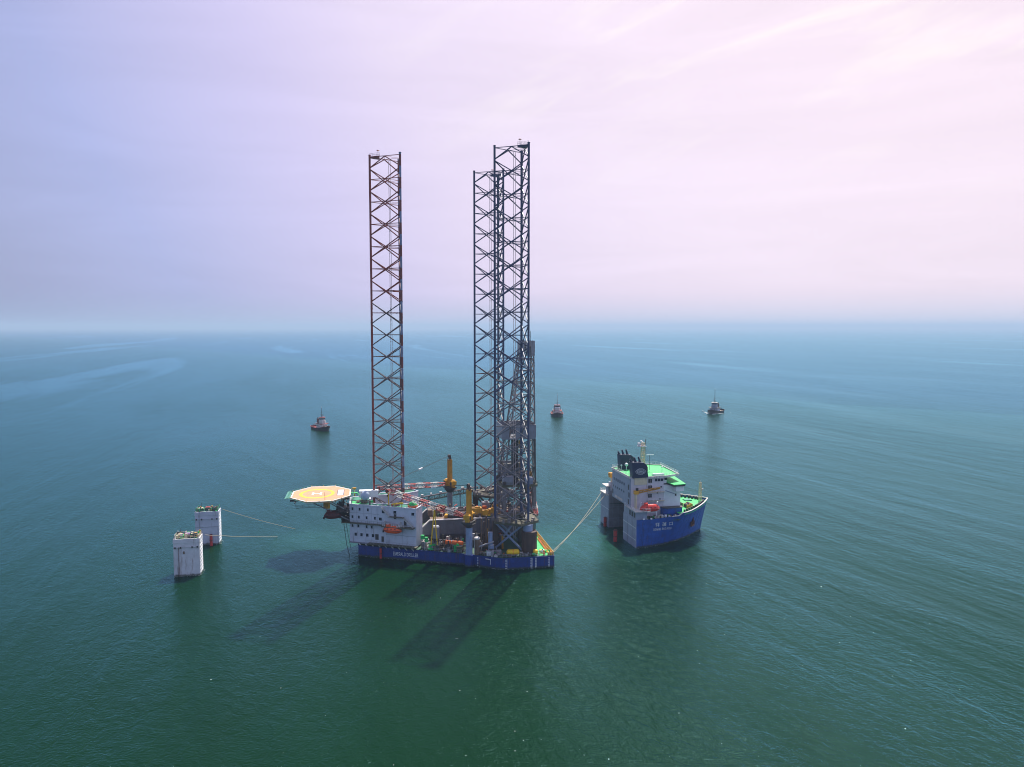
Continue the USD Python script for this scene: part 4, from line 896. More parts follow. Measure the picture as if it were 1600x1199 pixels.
# superstructure
sup = part(ship, 'superstructure', MB().prism([(0.5, -13.6), (14.5, -14.0), (14.5, 12), (6, 11), (0.5, 8.2)], 14.4, 26.3), 'pink_white')
part(ship, 'superstructure_base', MB().prism([(4.7, -13.8), (22.0, -14.0), (22.0, 11), (14.4, 11.3), (14.4, -7.0), (4.7, -7.0)], 10.6, 14.4), 'pink_white')
af = part(ship, 'aft_face', MB().box((0.36, -2.7, 20.4), (.22, 21.8, 11.7)), 'stern_grey')
for y in (5.6, 3.2, 0.8, -1.6, -4.0, -6.4): part(af, 'window', MB().box((0.22, y, 22.8), (.1, .85, 1.1)), 'glass_dark')
for y in (6.2, 3.8, 1.4, -1.0, -3.6, -6.2): part(af, 'window', MB().box((0.22, y, 19.6), (.1, .6, .8)), 'glass_dark')
for y, z in ((7.2, 17.0), (-11.6, 22.5), (-12.2, 19.4), (-11.6, 16.5)): part(af, 'door', MB().box((0.22, y, z), (.1, 1.1, 2.1)), 'dark_steel')
part(af, 'red_lettering_band', MB().box((0.22, 0.0, 15.6), (.06, 9.0, .9)), 'pipe_pale')
fblk = part(ship, 'forward_block', MB().prism([(14.52, -14.0), (21.9, -14.0), (21.9, 11.4), (14.52, 12)], 14.404, 23.1), 'white')
brg = part(ship, 'bridge', MB().prism([(9.6, -12.6), (17.0, -13.0), (20.5, -9.0), (20.5, 10.0), (14.6, 12.5), (14.5, 11.0)], 26.304, 26.5).prism([(14.6, -12.2), (16.6, -12.0), (17.6, -1.0), (20.4, 0.5), (20.4, 9.0), (14.6, 11.5)], 23.6, 26.3), 'white')
for k in range(5): part(brg, 'window', MB().box((11.2 + 1.25 * k - .0, -14.02 if 11.2 + 1.25 * k < 14.5 else -12.35, 25.5), (.95, .14, 1.05)), 'glass_dark')
part(ship, 'cream_band', MB().box((4.6, -13.85, 25.2), (5.4, .3, 2.8)), 'cream')
for x, z in ((8.6, 25.2), (8.6, 22.6), (8.6, 19.1)):
    for q in (-.45, .45): part(sup, 'window', MB().box((x + q, -14.0, z), (.6, .26, 1.5)), 'dark')
for x, z in ((11.8, 20.2), (12.9, 17.6), (4.2, 20.6), (13.4, 22.6)): part(sup, 'window', MB().box((x, -14.0, z), (.5, .26, .6)), 'dark')
for x, z in ((19.8, 19.0),): part(fblk, 'window', MB().box((x, -14.03, z), (.6, .1, .9)), 'dark')
part(fblk, 'wing_bracket', MB().bar((15.2, -14.3, 21.0), (19.2, -14.3, 19.5), .2, .3), 'stern_grey')
m = MB()
for z in (17.0, 20.6): m.box((11, -14.5, z), (7.4, 1.0, .18))
gl = part(sup, 'gallery', m, 'cream')
part(gl, 'gallery_rail', railing(railing(MB(), [(7.4, -14.95), (14.6, -14.95)], 17.1, 1.1, 1.2), [(7.4, -14.95), (14.6, -14.95)], 20.7, 1.1, 1.2), 'white')
# green roofs
RP = [(0.2, -12.8), (0.2, 8.4), (6, 11.4), (15, 14.5), (23.4, 10.5), (22.4, -10.8), (16, -13.6), (9, -14.2)]
rf = part(ship, 'bridge_roof', MB().prism(RP, 26.52, 26.72), 'bright_green')
rp = Polygon(RP)
part(rf, 'roof_edge', MB().prism(rp.buffer(.25, join_style=2).difference(rp.buffer(-.12, join_style=2)), 26.3, 27.15), 'dirty_white')
part(rf, 'roof_rail', railing(MB(), [(x, y) for x, y in list(rp.buffer(-.1).exterior.coords)], 27.15, 1.0, 1.7), 'white')
part(rf, 'white_locker', MB().box((13.2, -11.4, 27.2), (4.8, 1.3, .9)), 'white'); 
wing = part(ship, 'bridge_wing', MB().prism([(17.2, 2.0), (25.4, 1.4), (22.9, -16.9), (17.4, -17.9), (16.7, -12.2), (17.7, -1.0)], 23.7, 24.0), 'bright_green', label='green bridge wing slab below the bridge roof')
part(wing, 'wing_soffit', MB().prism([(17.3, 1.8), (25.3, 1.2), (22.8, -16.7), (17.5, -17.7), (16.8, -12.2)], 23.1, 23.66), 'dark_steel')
part(ship, 'wing_support', MB().prism([(18.5, -17.0), (22.4, -16.2), (22.0, -14.0), (18.4, -14.0)], 21.0, 23.1), 'white')
# funnels with notched heads
def funnel(x, y, label):
    f = holder(ship, 'funnel', label)
    prof = [(x - 3.2, 26.7), (x + 3.4, 26.7), (x + 2.9, 31.6), (x + 1.5, 32.8), (x - 3.6, 33.0)]
    v = np.array([[a, y - 1.7, b] for a, b in prof] + [[a, y + 1.7, b] for a, b in prof]); k = 5
    fc = [[0, 1, 2], [0, 2, 3], [0, 3, 4], [5, 7, 6], [5, 8, 7], [5, 9, 8]] + [t for i in range(k) for t in ([i, k + i, (i + 1) % k], [(i + 1) % k, k + i, k + (i + 1) % k])]
    part(f, 'casing', (v, np.array(fc)), 'funnel_blue')
    for dx, h in ((-3.2, 1.3), (-1.4, 1.9), (0.4, 2.1)):
        part(f, 'exhaust', MB().prism([(x + dx - .45, y - .6), (x + dx + .45, y - .6), (x + dx + .45, y + .6), (x + dx - .45, y + .6)], 32.6, 33.2).beam((x + dx, y, 33.0), (x + dx - .7, y, 33.0 + h), .5, .3, n=10), 'funnel_blue')
    return f
f1 = funnel(4.2, -12.6, 'near funnel with a white emblem'); f2 = funnel(6.0, 6.5, None)
# emblem: name inside a flattened rounded lozenge, drawn in thin white lines
ex, ez, ey = 4.3, 29.3, -14.34
m = MB()
for r_ in (1.0, 0.78):
    pts = [(ex + 2.1 * r_ * math.copysign(abs(math.cos(a)) ** 1.25, math.cos(a)), ey, ez + 1.25 * r_ * math.copysign(abs(math.sin(a)) ** 1.05, math.sin(a))) for a in np.linspace(0, 2 * math.pi, 25)]
    for a, b in zip(pts[:-1], pts[1:]): m.bar(a, b, .12, .08)
em = part(f1, 'emblem', m, 'white')
part(f1, 'emblem_letters', text_on('COSCO', 0.72, (ex - 1.35, ey - .02, ez - .36), (1, 0, 0), (0, 0, 1), width=2.7), 'white')
for x, y, r_ in ((4.6, 2.6, .75), (1.6, 5.4, .35), (2.6, 3.4, .4), (18, -4, .4)):
    sd_ = part(ship, 'radome', MB().sphere((x, y, 28.4 + r_), r_, 2).cyl(x, y, 26.72, 28.6, r_ * .3, n=8), 'white', smooth=40)
# masts
ms = holder(ship, 'radar_mast')
part(ms, 'mast_base', MB().box((11.6, 1.2, 27.6), (3.0, 3.6, 1.8)), 'cream')
part(ms, 'mast_frame', lattice((11.2, .6, 28.2), (11.2, .6, 38.6), 1.5, 1.1, 1.5, 1.1, 7, .16, .1, up=(0, 1, 0)), 'cream')
part(ms, 'mast_pole', MB().cyl(12.2, .6, 28, 40.2, .14, n=8).cyl(13.8, -.6, 27, 33.4, .1, n=6), 'dark_steel')
part(ms, 'cross_tree', MB().box((10.6, .6, 37.2), (3.4, 2.2, .25)).box((9.4, .6, 38.0), (1.0, 1.0, 1.2)), 'pink_white')
part(ms, 'radar_scanner', MB().box((14.0, -.6, 33.6), (3.2, .3, .35)).box((10.6, .6, 39.3), (.4, 2.6, .3)), 'white')
part(ms, 'flag_locker', MB().box((8.0, 6.5, 30.2), (2.6, .2, 1.0)), 'bright_green')
bm = holder(ship, 'bow_mast')
part(bm, 'mast_frame', lattice((37.6, 0, 12.5), (37.6, 0, 20.6), 1.1, .7, 1.1, .7, 5, .12, .08, up=(0, 1, 0)), 'cream')
part(bm, 'mast_lamp', MB().box((38.4, 0, 17.4), (1.1, .5, .6)).cyl(37.6, 0, 20.4, 21.6, .08, n=6), 'dirty_white')
# deck crane on the near side and a davit crane on the far tower
dc = holder(ship, 'deck_crane')
part(dc, 'post', MB().cyl(1.7, -16.0, 14.7, 20.6, .55, n=12), 'cream', smooth=40)
part(dc, 'slewing_head', MB().box((1.8, -16, 21.2), (1.7, 1.6, 1.4)), 'yellow')
part(dc, 'jib', lattice((2.4, -16, 21.3), (12.0, -16, 22.6), .9, .5, .9, .5, 9, .13, .09), 'crane_yellow')
part(dc, 'jib_cap', MB().box((2.2, -16, 22.4), (.9, .8, 1.0)), 'dark')
fcx = holder(ship, 'deck_crane')
part(fcx, 'post', MB().cyl(1.6, 12.6, 18.0, 22.0, .5, n=12), 'cream', smooth=40)
part(fcx, 'slewing_head', MB().box((1.4, 12.6, 22.9), (2.0, 2.0, 2.0)).sphere((.8, 12.6, 23.4), .9, 1), 'yellow')
# breakwater and gear on the near working deck
part(ship, 'breakwater', MB().prism([(13.2, -14.1), (13.6, -16.2), (15.0, -17.2), (21.6, -16.6), (22.5, -14.1)], 10.6, 14.2), 'ship_blue', label='curved blue breakwater below the white forward block')
part(ship, 'breakwater_cap', MB().prism(Polygon([(13.0, -14.1), (13.4, -16.3), (14.9, -17.4), (21.7, -16.8), (22.7, -14.1)]), 14.204, 14.4), 'dark_steel')
for _ in range(46):
    x = R.uniform(4.8, 18.5); y = R.uniform(-20.6, -17.6); h = R.uniform(.4, 1.8)
    k = R.random(); mt = R.choice(['dirty_white', 'white', 'dark_steel', 'deck_green', 'bright_green', 'olive', 'dark', 'pipe_pale', 'roof_green'])
    part(ship, 'deck_unit', MB().box((x, y, 10.6 + h / 2), (R.uniform(.4, 1.5), R.uniform(.4, 1.2), h), R.uniform(0, 90)) if k < .5 else MB().cyl(x, y, 10.6, 10.6 + h, R.uniform(.15, .5), n=9), mt)
for x, y, mt in ((26.5, -10.5, 'yellow'), (28.5, -8.5, 'yellow'), (25.0, -6.5, 'olive'), (28.0, 4, 'dirty_white'), (30, 8, 'olive')):
    w_ = holder(ship, 'anchor_winch')
    part(w_, 'drum', MB().beam((x, y - 1.3, 13.4), (x, y + 1.3, 13.4), .75, n=12), 'dark'); part(w_, 'frame', MB().box((x, y - 1.6, 13.2), (1.5, .4, 1.5)).box((x, y + 1.6, 13.2), (1.5, .4, 1.5)), mt)
for i in range(2, len(top) - 2):
    x, y, z = top[i]
    if 22 < x < 39.5: part(ship, 'bollard', MB().cyl(x * .965, y * .90, 12.5, 13.6, .45, n=10), 'dark_steel')
part(ship, 'hatch', MB().box((32.5, 2, 12.7), (3.0, 3.0, .4)), 'roof_green'); part(ship, 'fore_store', MB().box((26.0, 1.0, 13.4), (3.2, 4.0, 1.9)), 'olive')
# plate seams along and across the blue side
m = MB()
for l in (2, 5):
    for i in range(n - 1):
        a, b = np.array(lvl[l][i]), np.array(lvl[l][i + 1]); t_ = (b - a) / (np.linalg.norm(b - a) + 1e-9); o_ = np.array([t_[1], -t_[0], 0]) * .015
        if np.linalg.norm(b - a) > .05: m.bar(a + o_, b + o_, .04, .06)
for i in (1, 2, 9, 11, 13, 15, 17, 19, 21, 23):
    for l in range(6):
        a, b = np.array(lvl[l][i]), np.array(lvl[l + 1][i]); t_ = np.array(lvl[l][i + 1]) - np.array(lvl[l][i - 1]); t_ /= np.linalg.norm(t_); o_ = np.array([t_[1], -t_[0], 0]) * .015
        m.bar(a + o_, b + o_, .06, .04)
part(shell, 'plate_seams', m, 'ship_blue_dark')
# anchor in its pocket: shank, crown and two flukes on the flare
qa = np.array([29.6, -15.2, 3.4])
side = np.array(lvl[3]); ia = int(np.argmin(np.abs(side[:n // 2, 0] - 28.6))); base = side[ia]; tg = side[ia + 1] - side[ia]; tg /= np.linalg.norm(tg); nr = np.array([tg[1], -tg[0], 0]); nr /= np.linalg.norm(nr)
b0 = base + nr * .35
part(ship, 'anchor', MB().bar(b0 + [0, 0, 1.6], b0 + [0, 0, -1.6], .6, .5).bar(b0 + tg * -1.4 + [0, 0, -1.2], b0 + tg * 1.4 + [0, 0, -1.2], .7, .6).bar(b0 + tg * -1.3 + [0, 0, -1.2], b0 + tg * -1.5 + [0, 0, .6], .6, .5).bar(b0 + tg * 1.3 + [0, 0, -1.2], b0 + tg * 1.5 + [0, 0, .6], .6, .5), 'anchor_rust')
part(ship, 'anchor_pocket', MB().bar(b0 - nr * .12 + [0, 0, 2.4], b0 - nr * .12 + [0, 0, .4], 2.2, .3), 'anchor_rust')
# name on the near side: three characters drawn stroke by stroke, then the Latin spelling
def strokes(lines, o, s):
    m = MB()
    for a, b in lines: m.bar((o[0] + a[0] * s, 0, o[1] + a[1] * s), (o[0] + b[0] * s, 0, o[1] + b[1] * s), .10 * s if False else .08, .13)
    return m
G1 = [((.15, .95), (.22, .85)), ((.05, .72), (.38, .72)), ((.38, .72), (.08, .42)), ((.22, .55), (.22, .02)), ((.25, .5), (.38, .38)), ((.55, .95), (.63, .82)), ((.9, .95), (.8, .82)), ((.5, .75), (.98, .75)), ((.54, .54), (.95, .54)), ((.46, .32), (1.0, .32)), ((.74, .75), (.74, 0))]
G2 = [((.03, .88), (.36, .88)), ((.05, .52), (.34, .52)), ((.2, .88), (.2, .14)), ((.02, .1), (.38, .18)), ((.7, 1.0), (.7, .72)), ((.5, .9), (.5, .7)), ((.92, .9), (.92, .7)), ((.5, .7), (.92, .7)), ((.44, .55), (1.0, .55)), ((.7, .55), (.62, .4)), ((.48, .4), (.48, 0)), ((.48, .4), (.96, .4)), ((.96, .4), (.96, 0)), ((.64, .4), (.64, .06)), ((.8, .4), (.8, .06))]
G3 = [((.15, .85), (.15, .1)), ((.15, .85), (.9, .85)), ((.9, .85), (.9, .1)), ((.15, .18), (.9, .18))]
for g, x in ((G1, 8.0), (G2, 11.0), (G3, 14.0)): part(shell, 'name_character', on_side(strokes(g, (x, 8.1), 1.75).mesh()), 'white')
part(shell, 'name_lettering', on_side(text_on('XIANG RUI KOU', 0.95, (7.2, 0, 6.5), (1, 0, 0), (0, 0, 1), width=8.2, bold=False)), 'white')
part(shell, 'side_line', MB().bar((2.9, -side_y(2.9, 0) - .03, 0), (2.9, -side_y(2.9, 8) - .03, 8), .12, .05), 'dark')
part(shell, 'rail_lights', MB().box((3.0, -BEAM + .1, 11.5), (.7, .5, .5)).box((6.2, -BEAM + .1, 11.5), (.7, .5, .5)), 'white')

sb = lifeboat('lifeboat', 'bright red enclosed lifeboat on the near side of the blue heavy-lift ship', sworld((6.3, -19.6, 13.9)), SA, 8.6, 3.0, 3.2, 'lifeboat_red')
part(ship, 'lifeboat_davit', MB().bar((2.6, -17.2, 13.6), (2.6, -19.6, 17.8), .3, .4).bar((9.6, -17.2, 10.6), (9.6, -19.6, 17.8), .3, .4).bar((2.8, -19.6, 13.75), (9.4, -19.6, 13.75), .3, .3).bar((9.6, -18.4, 10.6), (9.6, -18.4, 13.7), .4, .4), 'white')

# ------------------------------------------------------------------ two white stern towers
def tower(label, corner, mat, W, D, H, near):
    t = thing('buoyancy_tower', label, 'tower', (corner[0], corner[1], 0), SA)       # origin at the near, forward corner; body towards -x and +y
    b = part(t, 'body', MB().box((-W / 2, D / 2, (H - .6) / 2), (W, D, H + .6)), mat)
    part(t, 'top_coaming', MB().prism(sbox(-W - .08, -.08, .08, D + .08).difference(sbox(-W + .5, .5, -.5, D - .5)), H - 1.2, H + .25), mat)
    part(t, 'rubbing_band', MB().box((-W / 2, -.08, H - 2.6), (W, .16, .32)), mat)
    for x in (-W + .6, -W * .72, -W * .28, -.7): part(t, 'lug', MB().box((x, -.2, H - 2.75), (.45, .35, .6)), 'dark_steel')
    m = MB()
    for k in range(9): m.box((.06, D * .5, .9 + 1.35 * k), (.12, D * .8, .2))
    for k in range(9): m.bar((.06, D * .1, .9 + 1.35 * k), (.06, D * .9, 1.6 + 1.35 * k), .12, .16)
    part(t, 'draught_marks', m, 'white')
    if near:
        m = MB()
        for x, z in ((-W * .6, H - 4.6),): m.box((x, -.1, z), (.5, .2, .9))
        part(t, 'vent_plate', m, 'brown_deck')
        part(t, 'ladder', MB().bar((-W * .8, -.12, .4), (-W * .8, -.12, H - 2.5), .3, .1), 'anchor_rust')
    else:
        part(t, 'panel_seam', MB().box((-W / 2, -.04, H - 6.0), (W, .08, .14)).box((-W + 1.7, -.04, H / 2), (.12, .08, H)), 'grey_plate')
    dk = part(t, 'top_deck', MB().box((-W / 2, D / 2, H + .02), (W - 1.1, D - 1.1, .1)), 'roof_green')
    m = MB(); railing(m, [(-W + .3, .3), (-.3, .3), (-.3, D - .3), (-W + .3, D - .3), (-W + .3, .3)], H + .2, 1.2, 1.3, .05)
    part(t, 'guard_rail', m, 'cream' if near else 'net_green')
    for k in range(3):
        x = -W * (.22 + .28 * k); y = D * (.45 + .12 * (k % 2)); wch = holder(t, 'mooring_winch')
        part(wch, 'drum', MB().beam((x - .8, y, H + .95), (x + .8, y, H + .95), .7, n=12), ('dark', 'violet' if near else 'red', 'cream')[k])
        part(wch, 'frame', MB().box((x - 1, y, H + .6), (.25, 1.3, 1.2)).box((x + 1, y, H + .6), (.25, 1.3, 1.2)), ('bright_green', 'olive', 'bright_green')[k])
    for k in range(60):
        h = R.uniform(.4, 1.8); x, y = R.uniform(-W + .6, -.6), R.uniform(.5, D - .5)
        mt = R.choice(['dark', 'dark', 'cream', 'dark_steel', 'bright_green', 'dirty_white', 'yellow', 'olive', 'brown_deck', 'dark_steel', 'pipe_pale', 'bright_green', 'dark'])
        part(t, 'deck_fitting', MB().box((x, y, H + .08 + h / 2), (R.uniform(.3, 1.0), R.uniform(.3, .9), h), R.uniform(0, 90)) if R.random() < .55 else MB().cyl(x, y, H + .07, H + .08 + h, R.uniform(.12, .4), n=8), mt)
    for x, y in ((-W + .5, .5), (-.5, .5), (-.5, D - .5), (-W + .6, D - .6)): part(t, 'corner_post', MB().bar((x, y, H), (x, y, H + 1.9), .22, .22), R.choice(['white', 'bright_green']))
    part(t, 'light_mast', MB().cyl(-W * .8, D * .8, H, H + 3.0, .07, n=6), 'dark')
    return t
W1 = tower('near white tower with rust streaks rising from the sea at the far left', (-110.4, 266.4), 'casing_near', 8.7, 6.0, 13.1, True)
W2 = tower('cleaner white tower behind the rust streaked one, in front of it a red post', (-118.5, 305.4), 'casing_far', 9.0, 6.0, 13.3, False)

# ------------------------------------------------------------------ red guide posts standing in the water
def guide_post(label, x, y, h, r=.55):
    t = thing('guide_post', label, 'post', (x, y, 0), SA, 'red guide posts standing in the water')
    part(t, 'post', MB().cyl(0, 0, -.6, h, r, n=12), 'red', smooth=40)
    part(t, 'cap', MB().cyl(0, 0, h, h + .25, r * 1.15, r * .8, n=12), 'dark_red')
    part(t, 'collar', MB().cyl(0, 0, h * .45, h * .45 + .3, r * 1.12, n=12), 'dark_red')
guide_post('red post standing against the cleaner white tower', -121.0, 303.4, 4.4)
guide_post('red post standing at the far tower of the blue ship', *sworld((-1.0, 13.4, 0))[:2], 3.9, .65)
guide_post('red post standing in the water off the open stern of the blue ship', *sworld((-4.9, -10.6, 0))[:2], 4.6, .75)
gp = rworld(hullpt(0.222, .75, 0)); guide_post('red post standing against the blue rig hull below the deckhouse', gp[0], gp[1], 3.9, .42)

# ------------------------------------------------------------------ mooring lines
def line(label, p, q, sag, r=.085, n=22, group=None):
    p, q = np.array(p, float), np.array(q, float); m = MB()
    pts = [p + (q - p) * t - np.array([0, 0, 4 * sag * t * (1 - t)]) for t in np.linspace(0, 1, n)]
    for a, b in zip(pts[:-1], pts[1:]): m.beam(a, b, r, n=5)
    o = usdkit.mesh(stage, uniq('/World', 'mooring_rope'), m.mesh(), M['rope'], smooth=False)
    tag(o, label, 'rope', group or 'pale mooring ropes')
line('pale rope from the top of the cleaner white tower down into the water', (-118.2, 309.0, 13.5), (-93.5, 330.0, -.5), 0.5)
line('pale rope from the rust streaked tower running nearly level towards the rig', (-110.0, 270.5, 13.4), (-98.0, 317.6, -.4), 0.25)
line('lower of the two ropes between the stern of the rig and the blue ship', rworld((12.6, -34.8, ZD + .9)), sworld((-.6, 19.5, 14.2)), 1.6)
line('upper of the two ropes between the stern of the rig and the blue ship', rworld((12.4, -34.2, ZD + 1.1)), sworld((-.4, 14.0, 14.5)), 0.9)

# ------------------------------------------------------------------ three tugs standing off
def tug(label, loc, heading, L, B, hullmat, railmat, housemat, mast_h, white_wh=False):
    t = thing('tugboat', label, 'tugboat', loc, heading, 'tugs standing by the tow')
    n = 19; lv = []
    def half(s): return B / 2 * (1 - max(0, (s - .35) / .65) ** 2.6) ** .75 * (1 - max(0, (.12 - s) / .12) ** 2 * .22)
    for f, zf in ((0, -.6), (.35, .6), (.7, 1.0), (1, 1.0)):
        row = []
        for i in range(n):
            s = i / (n - 1); sh = 2.0 + 2.6 * max(0, (s - .45) / .55) ** 1.6 + .5 * max(0, (.2 - s) / .2)
            z = -.6 if f == 0 else sh * {.35: .35, .7: .7, 1: 1.0}[f]
            w = half(s) * (.9 + .1 * f) if i < n - 1 else .05
            row.append(((s - .5) * L + (.06 * L * s * (f - .5)), w, z))
        lv.append([(x, -w, z) for x, w, z in row] + [(x, w, z) for x, w, z in row[::-1]])
    k = len(lv[0]); V = np.vstack(lv); F = []
    for l in range(3):
        for i in range(k): a, b = l * k + i, l * k + (i + 1) % k; F += [(a, b, b + k), (a, b + k, a + k)]
    h = part(t, 'hull', (V, np.array(F)), hullmat, smooth=35)
    dz = [(x, y) for x, y, z in lv[3]]
    # deck follows the sheer: a fan of quads a little below the bulwark top
    dv = np.array([(x * .985, y * .95, z - .9) for x, y, z in lv[3]]); df = []
    for i in range(n - 1): a, b, c, d = i, i + 1, k - 2 - i, k - 1 - i; df += [(a, b, c), (a, c, d)]
    part(t, 'deck', (dv, np.array(df)), 'tug_red' if railmat == 'tug_red' else 'brown_deck')
    m = MB()
    for i in range(k):
        a, b = np.array(lv[3][i]), np.array(lv[3][(i + 1) % k])
        if np.linalg.norm(a - b) > .01: m.bar(a, b, .4, .3)
    part(t, 'bulwark_rail', m, railmat)
    m = MB()
    for i in range(4, k - 5):
        a, b = np.array(lv[2][i]), np.array(lv[2][i + 1])
        if np.linalg.norm(a - b) > .01: m.beam(a * [1.005, 1.01, 1], b * [1.005, 1.01, 1], .28, n=6)
    part(t, 'rubber_fender', m, 'rubber')
    hs = part(t, 'deckhouse', MB().prism([(-.12 * L, -B * .33), (.16 * L, -B * .33), (.23 * L, -B * .2), (.23 * L, B * .2), (.16 * L, B * .33), (-.12 * L, B * .33)], 1.2, 5.2), housemat)
    for i in range(5): part(hs, 'porthole', MB().box((-.09 * L + i * .055 * L, -B * .335, 3.6), (.6, .12, .7)), 'dark')
    for y in (-B * .12, 0, B * .12): part(hs, 'porthole', MB().box((.232 * L, y, 3.8), (.12, .6, .7)), 'dark')
    part(t, 'boat_deck', MB().box((.04 * L, 0, 5.35), (.36 * L, B * .74, .3)), railmat if railmat != 'rubber' else 'olive')
    wz = 5.5
    part(t, 'upper_house', MB().prism([(-.04 * L, -B * .22), (.12 * L, -B * .22), (.16 * L, -B * .12), (.16 * L, B * .12), (.12 * L, B * .22), (-.04 * L, B * .22)], wz, wz + 2.6), housemat)
    wh = part(t, 'wheelhouse', MB().prism([(0.0, -B * .2), (.1 * L, -B * .2), (.14 * L, -B * .1), (.14 * L, B * .1), (.1 * L, B * .2), (0.0, B * .2)], wz + 2.6, wz + 5.2), 'white' if white_wh else housemat)
    part(wh, 'window_band', MB().prism([(-.003 * L, -B * .205), (.1 * L, -B * .205), (.143 * L, -B * .103), (.143 * L, B * .103), (.1 * L, B * .205), (-.003 * L, B * .205)], wz + 3.6, wz + 4.6), 'glass_dark')
    part(wh, 'roof', MB().prism([(-.02 * L, -B * .23), (.11 * L, -B * .23), (.155 * L, -B * .12), (.155 * L, B * .12), (.11 * L, B * .23), (-.02 * L, B * .23)], wz + 5.2, wz + 5.45), 'tug_red' if railmat == 'tug_red' else 'dirty_white')
    ms_ = part(t, 'mast', MB().beam((.03 * L, 0, wz + 5.4), (.03 * L, 0, mast_h), .28, .12, n=7), 'steel_light' if white_wh else 'dark_steel')
    part(ms_, 'cross_trees', MB().box((.03 * L, 0, wz + 7.6), (.3, 3.2, .2)).box((.03 * L, 0, wz + 9.2), (.25, 2.0, .2)).box((.05 * L, 0, wz + 6.6), (1.0, 1.8, .35)), 'dark_steel')
    for s in (-1, 1):
        f = part(t, 'funnel', MB().box((-.07 * L, s * B * .22, 7.4), (2.2, 1.3, 4.6)), 'dark_red' if railmat == 'tug_red' else 'dark_steel')
        part(f, 'exhaust', MB().cyl(-.07 * L - .3, s * B * .22, 9.7, 10.6, .3, n=8), 'dark')
    part(t, 'tow_winch', MB().beam((-.2 * L, -1.6, 2.6), (-.2 * L, 1.6, 2.6), 1.0, n=12).box((-.2 * L, 0, 1.6), (2.4, 3.6, .8)), 'orange' if railmat == 'tug_red' else 'dark_steel')
    part(t, 'towing_arch', MB().bar((-.28 * L, -B * .36, 1.2), (-.28 * L, -B * .36, 4.2), .35, .35).bar((-.28 * L, B * .36, 1.2), (-.28 * L, B * .36, 4.2), .35, .35).bar((-.28 * L, -B * .36, 4.2), (-.28 * L, B * .36, 4.2), .35, .35), railmat)
    part(t, 'bow_winch', MB().beam((.34 * L, -1.4, 3.3), (.34 * L, 1.4, 3.3), .7, n=10).box((.34 * L, 0, 2.5), (1.8, 3.2, .9)), 'olive')
    part(t, 'life_raft', MB().capsule((-.1 * L, -B * .34, 6.0), (-.04 * L, -B * .34, 6.0), .4), 'white')
    part(t, 'rail', railing(MB(), [(.22 * L, -B * .36), (-.13 * L, -B * .36), (-.13 * L, B * .36), (.22 * L, B * .36)], 5.5, 1.0, 1.6), 'dirty_white')
    part(t, 'anchor_light', MB().sphere((.03 * L, 0, mast_h), .25, 1), 'white')
    for i in range(7): part(t, 'tyre_fender', MB().beam((-.3 * L + i * .1 * L, -half(.2 + .1 * i) * 1.0, 1.1), (-.3 * L + i * .1 * L, -half(.2 + .1 * i) * 1.0 - .35, 1.1), .55, n=10), 'rubber')
    return t
tug('red topped tug seen from its bow quarter left of the brown rig leg', (-163.0, 653.0, 0), -52, 27, 10.5, 'tug_black', 'tug_red', 'dirty_white', 19.5)
tug('red topped tug seen bow on just right of the rig', (44.8, 757.0, 0), -91, 30, 12.0, 'tug_black', 'tug_red', 'dirty_white', 21.5, True)
tug('black tug under way with white foam at its bow behind the blue ship', (208.0, 783.0, 0), -122, 31, 12.5, 'tug_black', 'rubber', 'stern_grey', 24.5)
# foam at the moving tug's bow and along its sides
m = MB(); rf_ = random.Random(3)
a = math.radians(-122); u = np.array([math.cos(a), math.sin(a)]); w_ = np.array([-u[1], u[0]])
for _ in range(90):
    d = abs(rf_.gauss(0, 1)) * 5; s = rf_.choice((-1, 1)); c = np.array([208.0, 783.0]) + u * (15 - d * 1.6) + w_ * s * (2.2 + d * .9 + rf_.uniform(-.6, .6))
    r_ = rf_.uniform(.25, .9); k = 7
    pts = [(c[0] + r_ * rf_.uniform(.6, 1.3) * math.cos(2 * math.pi * i / k) * 1.3, c[1] + r_ * rf_.uniform(.6, 1.3) * math.sin(2 * math.pi * i / k)) for i in range(k)]
    m.prism(Polygon(pts).buffer(0), .02, .02 + rf_.uniform(.03, .3))
fo = usdkit.mesh(stage, '/World/bow_foam', m.mesh(), M['foam']); tag(fo, 'white foam thrown up at the bow of the black tug', None, None, 'stuff')
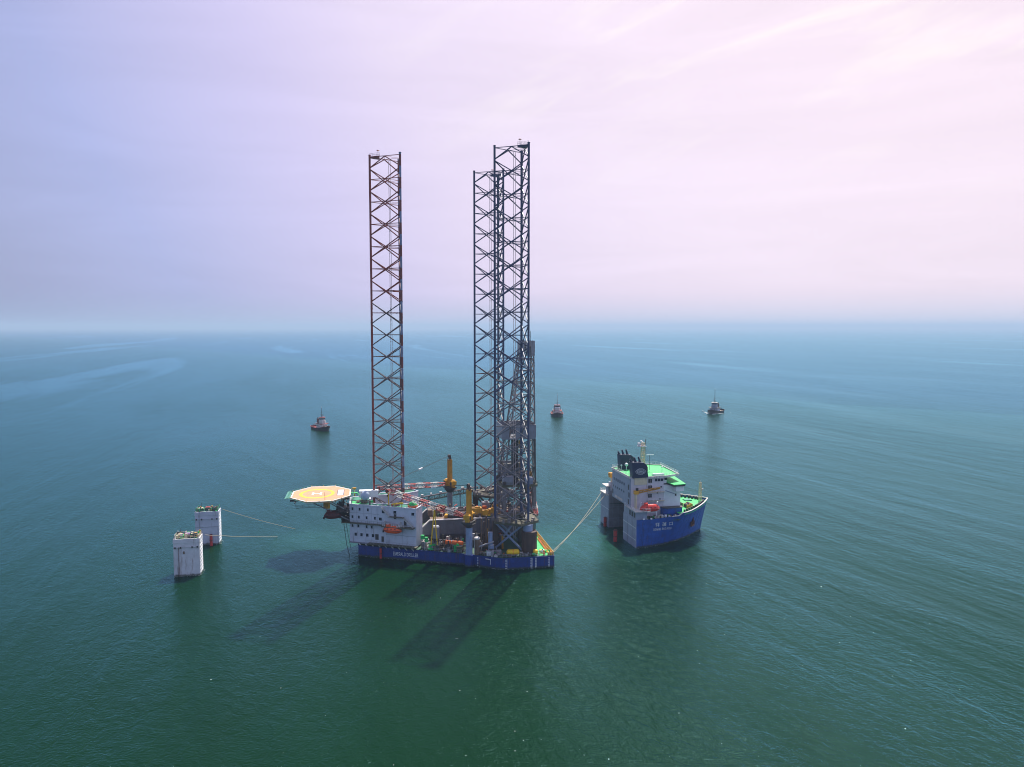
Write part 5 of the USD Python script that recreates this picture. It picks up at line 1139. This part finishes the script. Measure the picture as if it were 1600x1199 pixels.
# small flecks of foam drifting over the near water
v0 = []; f0 = []; rf_ = random.Random(11); q = 0
def fleck(x, y, r_):
    global q
    k = 6; pts = [(x + r_ * rf_.uniform(.5, 1.2) * math.cos(2 * math.pi * i / k), y + r_ * rf_.uniform(.5, 1.2) * math.sin(2 * math.pi * i / k), .05) for i in range(k)] + [(x, y, .13)]
    v0.extend(pts); f0.extend([(q + i, q + (i + 1) % k, q + k) for i in range(k)]); q += k + 1
for _ in range(170):
    y = 95 + 165 * rf_.random() ** 1.5; x = y * rf_.gauss(.16, .27)
    if abs(x) > y * .72: continue
    fleck(x, y, rf_.uniform(.05, .15) * (1 if rf_.random() < .85 else 1.6))
ff = usdkit.mesh(stage, '/World/foam_flecks', (np.array(v0), np.array(f0)), M['foam']); tag(ff, 'scattered white foam flecks on the green water in front', None, None, 'stuff')

# broken foam and lapping water along the waterlines
v0 = []; f0 = []; q = 0; rf_ = random.Random(5)
def along(pts, k, off):
    pts = [np.array(p[:2], float) for p in pts]
    L = [np.linalg.norm(b - a) for a, b in zip(pts[:-1], pts[1:])]; tot = sum(L)
    for _ in range(k):
        d = rf_.uniform(0, tot); i = 0
        while i < len(L) - 1 and d > L[i]: d -= L[i]; i += 1
        a, b = pts[i], pts[i + 1]; u = (b - a) / L[i]; nrm = np.array([u[1], -u[0]]); c = a + u * d + nrm * (off + abs(rf_.gauss(0, .35)))
        fleck(c[0], c[1], rf_.uniform(.03, .13))
along([rworld((*p, 0)) for p in HULL[:4]] + [rworld((13, 0, 0))], 200, .1)
along([sworld((x, -y, 0)) for x, y in WATL], 110, .1)
for cx, cy, W_, D_ in ((-110.4, 266.4, 8.7, 6.0), (-118.5, 305.4, 9.0, 6.0)):
    a = math.radians(SA); ux, uy = np.array([math.cos(a), math.sin(a)]), np.array([-math.sin(a), math.cos(a)]); o = np.array([cx, cy])
    along([o - ux * W_, o, o + uy * D_], 40, .08)
wf = usdkit.mesh(stage, '/World/waterline_foam', (np.array(v0), np.array(f0)), M['foam']); tag(wf, 'thin broken foam where the sea laps the hulls and towers', None, None, 'stuff')
